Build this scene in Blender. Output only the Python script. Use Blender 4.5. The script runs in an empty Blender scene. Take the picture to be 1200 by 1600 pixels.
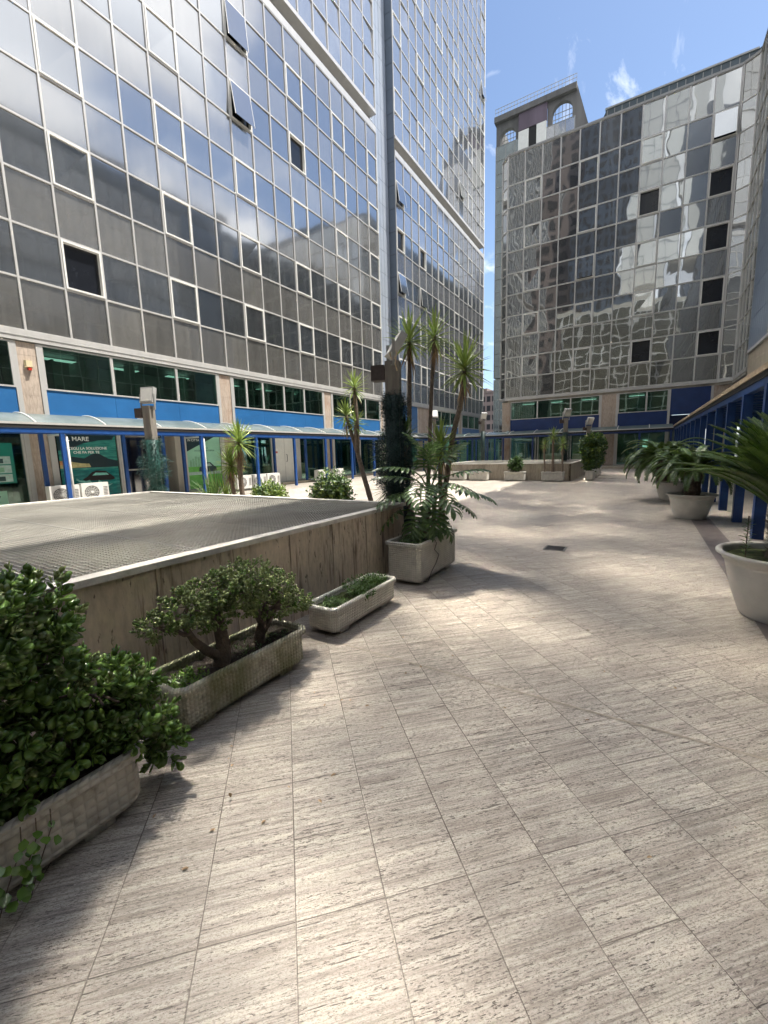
import bpy, math, random
import numpy as np
from mathutils import Vector, Matrix
R = math.radians
random.seed(7); rng = np.random.default_rng(11)
scn = bpy.context.scene
COL = scn.collection
# ------------------------------------------------------------------ camera, sky, sun, exposure
FPX, PITCH, ROLL, YAW, EYE = 651.0, 0.1429, -0.0278, 0.5563, 1.6

def cam_ray(x, y):
    dx, dy = x - 600, y - 800
    u = dx * math.cos(ROLL) + dy * math.sin(ROLL); v = -dx * math.sin(ROLL) + dy * math.cos(ROLL)
    a, b = u / FPX, -v / FPX
    Y = math.cos(PITCH) + b * math.sin(PITCH); Z = -math.sin(PITCH) + b * math.cos(PITCH)
    c, s = math.cos(YAW), math.sin(YAW)
    return Vector((a * c - Y * s, a * s + Y * c, Z))

def proj(P):
    c, s = math.cos(YAW), math.sin(YAW)
    X = P[0] * c + P[1] * s; Y = -P[0] * s + P[1] * c; z = P[2] - EYE
    d = Y * math.cos(PITCH) - z * math.sin(PITCH); h = Y * math.sin(PITCH) + z * math.cos(PITCH)
    if d < .05: return None
    return 600 + FPX * X / d, 800 - FPX * h / d

fw = cam_ray(600, 800).normalized(); rt = (cam_ray(601, 800) - cam_ray(600, 800)).normalized(); up = rt.cross(fw)
cd = bpy.data.cameras.new('camera'); cam = bpy.data.objects.new('camera', cd); COL.objects.link(cam); scn.camera = cam
M = Matrix((rt, up, -fw)).transposed().to_4x4(); M.translation = (0, 0, EYE); cam.matrix_world = M
cd.sensor_fit = 'HORIZONTAL'; cd.sensor_width = 36; cd.lens = FPX / 1200 * 36; cd.clip_start = .05; cd.clip_end = 2000

SUN_EL, SUN_AZ = 65.7, 35.0           # azimuth measured from +X towards +Y
sd = Vector((math.cos(R(SUN_EL)) * math.cos(R(SUN_AZ)), math.cos(R(SUN_EL)) * math.sin(R(SUN_AZ)), math.sin(R(SUN_EL))))
sl = bpy.data.lights.new('sun', 'SUN'); sl.energy = 4.6; sl.angle = R(0.55); sl.color = (1, .955, .88)
so = bpy.data.objects.new('sun', sl); COL.objects.link(so); so.rotation_euler = (-sd).to_track_quat('-Z', 'Y').to_euler(); so.location = (0, 0, 80)

wd = bpy.data.worlds.new('World'); scn.world = wd; wd.use_nodes = True
nt = wd.node_tree; nt.nodes.clear()
def wn(t, **k):
    n = nt.nodes.new(t)
    for a, b in k.items(): setattr(n, a, b)
    return n
sky = wn('ShaderNodeTexSky', sky_type='NISHITA', sun_disc=False, sun_elevation=R(SUN_EL), sun_rotation=R(90 - SUN_AZ), altitude=0, air_density=1.0, dust_density=.6, ozone_density=1.6)
tc = wn('ShaderNodeTexCoord'); sp = wn('ShaderNodeSeparateXYZ'); nt.links.new(tc.outputs['Generated'], sp.inputs[0])
def wm(op, a, b=None, c=None, clamp=False):
    n = wn('ShaderNodeMath', operation=op, use_clamp=clamp)
    for i, x in enumerate((a, b, c)):
        if x is None: continue
        if isinstance(x, (int, float)): n.inputs[i].default_value = x
        else: nt.links.new(x, n.inputs[i])
    return n.outputs[0]
zz = wm('MAXIMUM', sp.outputs[2], .06)
cx_ = wm('DIVIDE', sp.outputs[0], zz); cy_ = wm('DIVIDE', sp.outputs[1], zz)
cb = wn('ShaderNodeCombineXYZ'); nt.links.new(cx_, cb.inputs[0]); nt.links.new(cy_, cb.inputs[1])
nz = wn('ShaderNodeTexNoise'); nz.inputs['Scale'].default_value = 1.1; nz.inputs['Detail'].default_value = 9; nz.inputs['Roughness'].default_value = .56; nz.inputs['Distortion'].default_value = .3
nt.links.new(cb.outputs[0], nz.inputs['Vector'])
side = wm('MULTIPLY_ADD', sp.outputs[0], 1.1, .10, True)        # big clouds stand over the east side, thin wisps elsewhere
side2 = wm('MULTIPLY_ADD', sp.outputs[1], -.16, .02)
th = wm('ADD', wm('MULTIPLY_ADD', side, .235, nz.outputs[0]), side2)
cm = wn('ShaderNodeMapRange'); cm.inputs['From Min'].default_value = .565; cm.inputs['From Max'].default_value = .66; cm.interpolation_type = 'SMOOTHSTEP'
nt.links.new(th, cm.inputs['Value'])
mpw = wn('ShaderNodeMapping'); mpw.inputs['Scale'].default_value = (5.0, 2.2, 1); mpw.inputs['Rotation'].default_value = (0, 0, .5); mpw.inputs['Location'].default_value = (1.3, .4, 0); nt.links.new(cb.outputs[0], mpw.inputs['Vector'])
wz = wn('ShaderNodeTexNoise'); wz.inputs['Scale'].default_value = 1.0; wz.inputs['Detail'].default_value = 7; wz.inputs['Roughness'].default_value = .62; wz.inputs['Distortion'].default_value = .6; nt.links.new(mpw.outputs[0], wz.inputs['Vector'])
wr = wn('ShaderNodeMapRange'); wr.inputs['From Min'].default_value = .56; wr.inputs['From Max'].default_value = .80; wr.inputs['To Max'].default_value = .75; nt.links.new(wz.outputs[0], wr.inputs['Value'])
cmx = wm('MAXIMUM', cm.outputs[0], wr.outputs[0])
cl = wn('ShaderNodeMix', data_type='RGBA')
nz2 = wn('ShaderNodeTexNoise'); nz2.inputs['Scale'].default_value = 2.3; nz2.inputs['Detail'].default_value = 5; nt.links.new(cb.outputs[0], nz2.inputs['Vector'])
cr = wn('ShaderNodeValToRGB'); cr.color_ramp.elements[0].position = .35; cr.color_ramp.elements[0].color = (6.0, 6.3, 7.0, 1); cr.color_ramp.elements[1].position = .62; cr.color_ramp.elements[1].color = (11, 11.1, 11.4, 1)
nt.links.new(nz2.outputs[0], cr.inputs[0])
nt.links.new(cmx, cl.inputs['Factor']); nt.links.new(sky.outputs[0], cl.inputs['A']); nt.links.new(cr.outputs[0], cl.inputs['B'])
hs = wn('ShaderNodeMix', data_type='RGBA')                       # pale milky air low over the horizon
hz = wn('ShaderNodeMapRange'); hz.inputs['From Min'].default_value = .0; hz.inputs['From Max'].default_value = .55; hz.inputs['To Min'].default_value = .32; hz.inputs['To Max'].default_value = .0
nt.links.new(sp.outputs[2], hz.inputs['Value']); nt.links.new(hz.outputs[0], hs.inputs['Factor']); nt.links.new(cl.outputs['Result'], hs.inputs['A']); hs.inputs['B'].default_value = (3.6, 5.4, 8.6, 1)
bg = wn('ShaderNodeBackground'); bg.inputs['Strength'].default_value = .10
ow = wn('ShaderNodeOutputWorld'); nt.links.new(hs.outputs['Result'], bg.inputs[0]); nt.links.new(bg.outputs[0], ow.inputs[0])

scn.view_settings.view_transform = 'Standard'; scn.view_settings.look = 'None'; scn.view_settings.gamma = 1; scn.view_settings.exposure = 1.06
scn.cycles.use_denoising = True
scn.cycles.max_bounces = 8; scn.cycles.diffuse_bounces = 4; scn.cycles.glossy_bounces = 4; scn.cycles.transmission_bounces = 4; scn.cycles.transparent_max_bounces = 10
scn.cycles.use_adaptive_sampling = False
scn.cycles.use_guiding = True; scn.cycles.use_surface_guiding = True; scn.cycles.guiding_training_samples = 64
scn.cycles.sample_clamp_indirect = 0; scn.cycles.blur_glossy = 0

# ------------------------------------------------------------------ material helpers
class NT:
    def __init__(s, name):
        s.m = bpy.data.materials.new(name); s.m.use_nodes = True; s.t = s.m.node_tree; s.t.nodes.clear()
        s.out = s.n('ShaderNodeOutputMaterial')
        s._tc = s.n('ShaderNodeTexCoord'); s.obj = s._tc.outputs['Object']
        s.pos = s.n('ShaderNodeNewGeometry').outputs['Position']
    def n(s, t, **k):
        n = s.t.nodes.new(t)
        for a, b in k.items(): setattr(n, a, b)
        return n
    def set(s, sock, v):
        if hasattr(v, 'is_linked') or isinstance(v, bpy.types.NodeSocket): s.t.links.new(v, sock)
        else:
            if isinstance(v, (tuple, list)) and len(v) == 3 and sock.type == 'RGBA': v = (*v, 1)
            sock.default_value = v
    def math(s, op, a, b=0., c=None, clamp=False):
        n = s.n('ShaderNodeMath', operation=op, use_clamp=clamp)
        s.set(n.inputs[0], a); s.set(n.inputs[1], b)
        if c is not None: s.set(n.inputs[2], c)
        return n.outputs[0]
    def mapv(s, vec, scale=(1, 1, 1), rot=(0, 0, 0), loc=(0, 0, 0)):
        n = s.n('ShaderNodeMapping'); s.set(n.inputs['Vector'], vec); n.inputs['Scale'].default_value = scale; n.inputs['Rotation'].default_value = rot; n.inputs['Location'].default_value = loc
        return n.outputs[0]
    def noise(s, vec, scale=1., detail=4., rough=.5, dist=0.):
        n = s.n('ShaderNodeTexNoise'); s.set(n.inputs['Vector'], vec); n.inputs['Scale'].default_value = scale; n.inputs['Detail'].default_value = detail; n.inputs['Roughness'].default_value = rough; n.inputs['Distortion'].default_value = dist
        return n.outputs[0]
    def ramp(s, f, *st):
        n = s.n('ShaderNodeValToRGB'); s.set(n.inputs[0], f); e = n.color_ramp.elements
        while len(e) < len(st): e.new(.5)
        for k, (p, c) in enumerate(st): e[k].position = p; e[k].color = (*c, 1) if isinstance(c, tuple) else (c, c, c, 1)
        return n.outputs[0]
    def mix(s, f, a, b, mode='MIX'):
        n = s.n('ShaderNodeMix', data_type='RGBA', blend_type=mode); s.set(n.inputs['Factor'], f); s.set(n.inputs['A'], a); s.set(n.inputs['B'], b)
        return n.outputs['Result']
    def bump(s, h, dist=.01, strength=1.):
        n = s.n('ShaderNodeBump'); s.set(n.inputs['Height'], h); n.inputs['Distance'].default_value = dist; n.inputs['Strength'].default_value = strength
        return n.outputs[0]
    def xyz(s, v):
        n = s.n('ShaderNodeSeparateXYZ'); s.set(n.inputs[0], v); return n.outputs
    def comb(s, x=0., y=0., z=0.):
        n = s.n('ShaderNodeCombineXYZ')
        for i, v in enumerate((x, y, z)): s.set(n.inputs[i], v)
        return n.outputs[0]
    def bsdf(s, col, rough=.6, normal=None, metal=0., spec=.5, ior=1.5, **k):
        n = s.n('ShaderNodeBsdfPrincipled'); s.set(n.inputs['Base Color'], col); s.set(n.inputs['Roughness'], rough); s.set(n.inputs['Metallic'], metal)
        n.inputs['IOR'].default_value = ior; n.inputs['Specular IOR Level'].default_value = spec
        if normal is not None: s.set(n.inputs['Normal'], normal)
        for a, b in k.items(): s.set(n.inputs[a.replace('_', ' ')], b)
        return n.outputs[0]
    def done(s, sh):
        s.t.links.new(sh, s.out.inputs[0]); return s.m

MAT = {}
def simple(name, col, rough=.6, var=.12, scale=6., bump=0., metal=0., streak=False, spec=.5, ior=1.5):
    k = NT(name)
    v = k.mapv(k.pos, (1, 1, .12)) if streak else k.pos
    n = k.noise(v, scale, 5, .6)
    c = k.mix(k.ramp(n, (.3, 0.), (.7, 1.)), tuple(x * (1 - var) for x in col), tuple(min(1, x * (1 + var)) for x in col))
    nm = k.bump(k.noise(k.pos, scale * 6, 4), bump) if bump else None
    MAT[name] = k.done(k.bsdf(c, rough, nm, metal, spec, ior)); return MAT[name]

def glass(name, base, wave, wscale, sharp=.55, rough=.16, tint=(.86, .9, .95), sharp_rough=.06, ior=2.4):
    """coated facade glass: dusty base under a rough sheen plus a mirror-like coat, slightly wavy"""
    k = NT(name)
    w1 = k.noise(k.mapv(k.pos, (1, 1, .7)), wscale, 1.5, .4)
    nm = k.bump(w1, wave)
    w2 = k.noise(k.pos, .35, 2)
    st = k.noise(k.mapv(k.pos, (3, 3, .25)), 2.0, 4, .6)
    c = k.mix(k.ramp(st, (.35, 0.), (.7, 1.)), tuple(x * .8 for x in base), tuple(x * 1.25 for x in base))
    oi = k.n('ShaderNodeObjectInfo'); c = k.mix(1., c, k.ramp(oi.outputs['Random'], (0., .65), (1., 1.3)), 'MULTIPLY')
    a = k.bsdf(c, rough, nm, 0, .5, ior)
    g = k.n('ShaderNodeBsdfGlossy'); g.inputs['Roughness'].default_value = sharp_rough; g.inputs['Color'].default_value = (*tint, 1); k.set(g.inputs['Normal'], nm)
    lw = k.n('ShaderNodeLayerWeight'); lw.inputs['Blend'].default_value = .25; k.set(lw.inputs['Normal'], nm)
    f = k.math('MULTIPLY_ADD', lw.outputs['Fresnel'], .55, sharp * .62, True)
    m = k.n('ShaderNodeMixShader'); k.set(m.inputs[0], f); k.t.links.new(a, m.inputs[1]); k.t.links.new(g.outputs[0], m.inputs[2])
    MAT[name] = k.done(m.outputs[0]); return MAT[name]

glass('glass_vision', (.034, .038, .041), .0055, .75, .44, tint=(.84, .87, .90))
glass('glass_spandrel', (.118, .114, .104), .004, .75, .36, rough=.2, tint=(.92, .93, .93))
glass('glass_tower', (.13, .14, .15), .008, 1.45, .56, rough=.2, tint=(1., .96, .90), sharp_rough=.055)
glass('glass_grey', (.10, .10, .10), .008, .75, .42, rough=.24)
glass('glass_wavy', (.016, .018, .018), .010, .80, .56, rough=.2, tint=(.92, .95, .93), sharp_rough=.02)
glass('glass_wavy_dull', (.026, .026, .024), .009, .80, .46, rough=.2, tint=(.80, .82, .79), sharp_rough=.02)
glass('glass_shop', (.008, .018, .015), .002, .6, .10, rough=.05)
glass('glass_door_dark', (.006, .006, .007), .002, .6, .08, rough=.08)
simple('dark_room', (.012, .014, .019), .16, .5, .8)
simple('aluminium', (.53, .52, .50), .38, .08, 3, 0, .25, True)
simple('aluminium_dark', (.30, .30, .29), .42, .1, 3, 0, .3, True)
simple('black_gap', (.012, .012, .013), .7)
simple('blue_panel', (.022, .125, .32), .38, .12, .9)
simple('blue_deep', (.007, .038, .145), .42, .25, 3)
simple('blue_navy', (.008, .032, .13), .42, .2, 1.4)
simple('blue_steel', (.010, .060, .225), .4, .22, 4)
simple('white_paint', (.74, .73, .69), .45, .06, 5)
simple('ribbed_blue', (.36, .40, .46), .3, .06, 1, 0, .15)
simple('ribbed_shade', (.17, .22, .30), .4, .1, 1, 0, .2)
simple('ribbed_shaded_side', (.12, .15, .19), .4, .1, 1, 0, .3)
simple('roof_slate', (.055, .075, .09), .5, .25, 2)
simple('concrete', (.36, .33, .28), .85, .25, 1.3, .004, 0, True)
simple('concrete_dark', (.135, .130, .125), .85, .3, 1.1, .004, 0, True)
simple('brown_render', (.22, .17, .15), .85, .12, .3)
simple('purple_sheet', (.13, .10, .13), .7, .2, 1, 0, 0, True)
simple('coping_stone', (.56, .53, .48), .75, .22, 7, .003)
simple('dark_rubber', (.02, .02, .02), .6)
simple('bark', (.115, .085, .062), .9, .4, 14, .01)
simple('bark_pale', (.19, .145, .11), .9, .35, 30, .008)
simple('soil', (.035, .026, .018), .95, .5, 30, .02)
simple('moss', (.07, .085, .025), .95, .45, 24, .02)
simple('pot_plastic', (.52, .50, .455), .55, .1, 5, .0008)
simple('pot_rim_worn', (.46, .44, .40), .75, .3, 16, .002)
simple('skirting_dark', (.115, .095, .088), .5, .3, 5)
simple('grate_steel', (.31, .295, .255), .6, .35, .9, 0, .15)
simple('grate_edge', (.22, .21, .185), .6, .3, .9, 0, .15)
simple('pit_floor', (.05, .047, .042), .9, .3, 1)
simple('ac_white', (.66, .65, .61), .5, .08, 5)
simple('ac_grille', (.10, .10, .095), .6, .2, 9)
simple('awning_sheet', (.62, .66, .64), .3, .1, 1.2, 0, .1, spec=.6)
simple('cream_wall', (.50, .47, .40), .8, .1, 1)
simple('office_dark', (.30, .335, .31), .8, .3, .8)
simple('siren_cream', (.62, .54, .34), .5, .08, 8)
simple('siren_red', (.45, .03, .015), .4)
simple('lamp_grey', (.42, .42, .41), .5, .12, 9, 0, .2)
simple('post_wood', (.20, .18, .155), .9, .35, 9, .006, 0, True)
simple('iron_box', (.05, .035, .03), .7, .3, 14)
simple('garland_teal', (.018, .075, .062), .55, .4, 22)
simple('garland_dark', (.006, .030, .028), .55, .4, 22)
simple('white_building', (.80, .79, .75), .8, .05, .3)
simple('drain_iron', (.10, .10, .095), .6, .3, 30, .003)
simple('paper_white', (.80, .80, .78), .7, .03)
simple('paper_red', (.62, .12, .08), .7, .03)
simple('text_dark', (.02, .06, .06), .6)
simple('text_red', (.35, .02, .02), .6)
simple('text_white', (.80, .84, .80), .6, .02)
simple('poster_mint', (.30, .58, .42), .35, .1, 2)
simple('poster_teal', (.01, .20, .15), .3, .1, 2)
simple('poster_navy', (.012, .035, .045), .3, .2, 2)
simple('poster_orange', (.55, .25, .09), .35, .3, 7)
simple('poster_sand', (.52, .46, .22), .35, .3, 7)
simple('poster_foam', (.22, .60, .52), .35, .3, 9)
simple('poster_grass', (.12, .42, .08), .35, .2, 5)
simple('poster_card', (.36, .50, .46), .35, .2, 8)
simple('poster_tower', (.20, .42, .27), .35, .2, 12)
def emis(name, col, st):
    k = NT(name); e = k.n('ShaderNodeEmission'); e.inputs[0].default_value = (*col, 1); e.inputs[1].default_value = st; MAT[name] = k.done(e.outputs[0])
emis('office_light', (.85, 1, .93), .55)

def m_sea():
    k = NT('poster_sea'); p = k.xyz(k.pos)
    v = k.mapv(k.pos, (1, 1.2, 7)); n = k.noise(v, 1.6, 5, .6, .4)
    sea = k.ramp(n, (.3, (.005, .10, .11)), (.55, (.012, .22, .21)), (.8, (.06, .42, .36)))
    skyc = k.ramp(n, (.3, (.02, .12, .12)), (.6, (.05, .30, .25)), (.85, (.22, .48, .36)))
    f = k.math('GREATER_THAN', p[2], 1.28)
    MAT['poster_sea'] = k.done(k.bsdf(k.mix(f, sea, skyc), .25))
m_sea()

def travertine(name, vein, light, dark, pit=.5, stain=None, joints=None, rough=.55, bumpd=.002, space='pos'):
    """vein: scale vector that stretches along the veins"""
    k = NT(name); P = k.pos if space == 'pos' else k.obj
    big = k.noise(k.mapv(P, tuple(a * .6 for a in vein)), 1.6, 5, .6, .2)
    c = k.mix(k.ramp(big, (.3, 0.), (.72, 1.)), dark, light)
    fine = k.noise(k.mapv(P, tuple(a * 4 for a in vein)), 2.2, 6, .65)
    c = k.mix(k.ramp(fine, (.36, .55), (.62, 0.)), c, tuple(x * .55 for x in dark))
    pits = k.noise(k.mapv(P, tuple(a * 5 for a in vein), loc=(3, 5, 7)), 1.9, 3, .6)
    pm = k.ramp(pits, (.64, 0.), (.70, 1.))
    c = k.mix(k.math('MULTIPLY', pm, pit), c, (.075, .055, .04))
    if stain:
        st = k.noise(k.mapv(P, stain[1]), 1., 5, .65, .3)
        c = k.mix(k.ramp(st, (.56, 0.), (.68, stain[2])), c, stain[0])
    h = k.math('SUBTRACT', fine, pm)
    MAT[name] = k.done(k.bsdf(c, rough, k.bump(h, bumpd)))
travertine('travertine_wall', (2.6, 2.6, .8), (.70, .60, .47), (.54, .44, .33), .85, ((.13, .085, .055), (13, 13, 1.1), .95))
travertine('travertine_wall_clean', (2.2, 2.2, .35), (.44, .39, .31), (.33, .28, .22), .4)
travertine('travertine_pillar', (2.5, 2.5, .5), (.56, .47, .39), (.42, .33, .26), .35, ((.28, .15, .09), (1.5, 1.5, .5), .5))

def m_floor():
    k = NT('travertine_floor'); P = k.mapv(k.pos, rot=(0, 0, -math.pi / 4)); p = k.xyz(P); u, v = p[0], p[1]
    W, L = .3185, .637
    uu = k.math('DIVIDE', k.math('SUBTRACT', u, .2616), W); col = k.math('FLOOR', uu); fu = k.math('FRACT', uu)
    def wnz(vec):
        n = k.n('ShaderNodeTexWhiteNoise', noise_dimensions='3D'); k.set(n.inputs['Vector'], vec); return n
    off = k.math('MULTIPLY', k.math('GREATER_THAN', wnz(k.comb(col, 3.3, 0.)).outputs[0], .72), .5)
    vv = k.math('ADD', k.math('DIVIDE', k.math('SUBTRACT', v, 1.27), L), off); row = k.math('FLOOR', vv); fv = k.math('FRACT', vv)
    tile = wnz(k.comb(col, row, 1.5))
    dj = k.math('MULTIPLY', k.math('MINIMUM', fu, k.math('SUBTRACT', 1., fu)), W)
    dv = k.math('MULTIPLY', k.math('MINIMUM', fv, k.math('SUBTRACT', 1., fv)), L)
    dm = k.math('ADD', k.math('MULTIPLY', k.math('ABSOLUTE', k.math('SUBTRACT', fv, .5)), L), k.math('LESS_THAN', tile.outputs[0], .74))
    wob = k.math('MULTIPLY_ADD', k.noise(P, 2.2, 3), .0034, -.0002)
    jl = k.math('MINIMUM', k.math('SUBTRACT', dj, wob), k.math('SUBTRACT', k.math('MINIMUM', dv, dm), k.math('MULTIPLY', wob, .8)))
    joint = k.ramp(k.math('MULTIPLY', jl, 300.), (.0, 1.), (.28, 0.))
    half = k.math('GREATER_THAN', fv, .5)
    shift = k.comb(k.math('MULTIPLY', tile.outputs[0], 37.), k.math('MULTIPLY_ADD', half, 5.5, k.math('MULTIPLY', col, 1.7)), k.math('MULTIPLY', tile.outputs[0], 11.))
    vadd = k.n('ShaderNodeVectorMath', operation='ADD'); k.set(vadd.inputs[0], P); k.set(vadd.inputs[1], shift); Q = vadd.outputs[0]
    big = k.noise(k.mapv(Q, (1.1, 7, 1)), 1.5, 6, .62, .25)
    c = k.mix(k.ramp(big, (.3, 0.), (.7, 1.)), (.335, .305, .262), (.57, .53, .462))
    band = k.noise(k.mapv(Q, (2.2, 26, 1), loc=(5, 2, 0)), 1.4, 5, .6, .3)
    c = k.mix(k.ramp(band, (.44, 0.), (.66, .62)), c, (.215, .185, .162))
    grain = k.noise(k.mapv(Q, (70, 150, 1)), 1.5, 4, .8)
    c = k.mix(k.ramp(grain, (.36, .9), (.49, 0.)), c, (.15, .125, .105))
    c = k.mix(k.ramp(grain, (.56, 0.), (.74, .45)), c, (.66, .62, .57))
    # small holes, in rows, and long open cracks along the bedding
    zone = k.ramp(k.noise(k.mapv(Q, (1.2, 22, 1), loc=(9, 1, 0)), 1.3, 4), (.40, .25), (.60, 1.))
    hol = k.noise(k.mapv(Q, (26, 170, 1), loc=(1, 8, 0)), 1.35, 3, .6)
    hm = k.math('MULTIPLY', k.ramp(hol, (.605, 0.), (.622, 1.)), zone)
    crk = k.noise(k.mapv(Q, (2.6, 46, 1), loc=(4, 4, 0)), 1.25, 4, .6, .25)
    cmk = k.ramp(crk, (.675, 0.), (.685, 1.))
    holes = k.math('MAXIMUM', hm, cmk)
    c = k.mix(k.math('MULTIPLY', holes, .95), c, (.050, .038, .030))
    # slab to slab tone and wide dirt clouds
    c = k.mix(1., c, k.ramp(tile.outputs[0], (0., (.90, .88, .87)), (1., (1.06, 1.05, 1.03))), 'MULTIPLY')
    dirt = k.noise(k.pos, .55, 4, .55)
    c = k.mix(1., c, k.ramp(dirt, (.3, (.86, .84, .83)), (.7, (1.06, 1.06, 1.05))), 'MULTIPLY')
    patch = k.noise(k.mapv(k.pos, (1, 1, 1), loc=(4, 9, 0)), 1.3, 5, .62); c = k.mix(k.ramp(patch, (.60, 0.), (.72, .38)), c, (.20, .17, .145))
    
    thin = k.noise(k.mapv(Q, (1.6, 85, 1), loc=(2, 6, 0)), 1.3, 5, .7, .2); c = k.mix(k.ramp(thin, (.50, 0.), (.62, .7)), c, (.15, .125, .105)); c = k.mix(k.ramp(thin, (.30, .4), (.42, 0.)), c, (.66, .61, .54))
    spot = k.noise(k.pos, 5.5, 2); c = k.mix(k.ramp(spot, (.77, 0.), (.80, .6)), c, (.13, .11, .10))
    c = k.mix(k.math('MULTIPLY', joint, k.ramp(k.noise(k.pos, 1.7, 3), (.35, .25), (.6, .9))), c, (.085, .065, .05))
    h = k.math('SUBTRACT', k.math('MULTIPLY', grain, .25), k.math('MAXIMUM', holes, joint))
    MAT['travertine_floor'] = k.done(k.bsdf(c, k.math('MULTIPLY_ADD', big, .25, .38), k.bump(h, .0022), 0, .45))
m_floor()

def m_planter(name, base, moss, scale=38.):
    k = NT(name); p = k.xyz(k.obj)
    s = k.math('ADD', p[0], p[1])
    a = k.math('SINE', k.math('MULTIPLY', s, scale * math.pi)); b = k.math('SINE', k.math('MULTIPLY', p[2], scale * math.pi))
    dim = k.math('MULTIPLY', k.math('ABSOLUTE', a), k.math('ABSOLUTE', b))
    n = k.noise(k.pos, 9, 5, .65)
    c = k.mix(k.ramp(n, (.3, 0.), (.7, 1.)), tuple(x * .72 for x in base), base)
    c = k.mix(k.math('MULTIPLY', k.ramp(dim, (.0, 1.), (.45, 0.)), .35), c, tuple(x * .45 for x in base))
    if moss:
        g = k.noise(k.mapv(k.pos, (1, 1, .6)), 3.2, 5, .6)
        c = k.mix(k.ramp(g, (.62 - moss * .3, 0.), (.80 - moss * .3, .75)), c, (.115, .125, .035))
        g2 = k.noise(k.pos, 14, 4, .6); c = k.mix(k.ramp(g2, (.55, 0.), (.75, .55)), c, (.07, .06, .03))
    d = k.noise(k.mapv(k.pos, (2, 2, .4)), 4, 4, .6); c = k.mix(k.ramp(d, (.55, 0.), (.8, .4)), c, (.22, .17, .12))
    h = k.math('MULTIPLY_ADD', dim, 1., k.math('MULTIPLY', n, .5))
    MAT[name] = k.done(k.bsdf(c, .85, k.bump(h, .006)))
m_planter('planter_white', (.66, .63, .56), 0)
m_planter('planter_weathered', (.52, .49, .42), .3, 24.)
m_planter('planter_mossy', (.50, .47, .37), .75)

def leafmat(name, c1, c2, rough=.35, trans=.12, scale=9., spec=.5):
    k = NT(name); n = k.noise(k.pos, scale, 3, .6)
    gi = k.n('ShaderNodeNewGeometry'); r = gi.outputs['Random Per Island']
    c = k.mix(r, c1, c2)
    c = k.mix(k.ramp(n, (.35, 0.), (.7, .5)), c, tuple(x * 1.35 for x in c2))
    b = k.bsdf(c, rough, None, 0, spec)
    t = k.n('ShaderNodeBsdfTranslucent'); k.set(t.inputs[0], k.mix(.5, c, tuple(min(1, x * 2.2) for x in c2)))
    m = k.n('ShaderNodeMixShader'); m.inputs[0].default_value = trans; k.t.links.new(b, m.inputs[1]); k.t.links.new(t.outputs[0], m.inputs[2])
    MAT[name] = k.done(m.outputs[0])
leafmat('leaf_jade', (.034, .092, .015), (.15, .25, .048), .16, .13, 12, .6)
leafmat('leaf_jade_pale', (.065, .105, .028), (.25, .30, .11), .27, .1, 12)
leafmat('leaf_yucca', (.07, .14, .022), (.24, .31, .07), .42, .2)
leafmat('leaf_yucca_dark', (.035, .08, .02), (.10, .17, .045), .42, .18)
leafmat('leaf_dead', (.16, .10, .055), (.34, .23, .13), .8, .1)
leafmat('leaf_cycad', (.018, .050, .008), (.070, .115, .018), .36, .12)
leafmat('leaf_philo', (.024, .062, .020), (.075, .13, .035), .3, .15)
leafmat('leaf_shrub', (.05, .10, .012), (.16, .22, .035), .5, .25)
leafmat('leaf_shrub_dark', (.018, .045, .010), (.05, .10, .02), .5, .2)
leafmat('leaf_herb', (.03, .075, .012), (.08, .15, .03), .5, .2)

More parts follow.
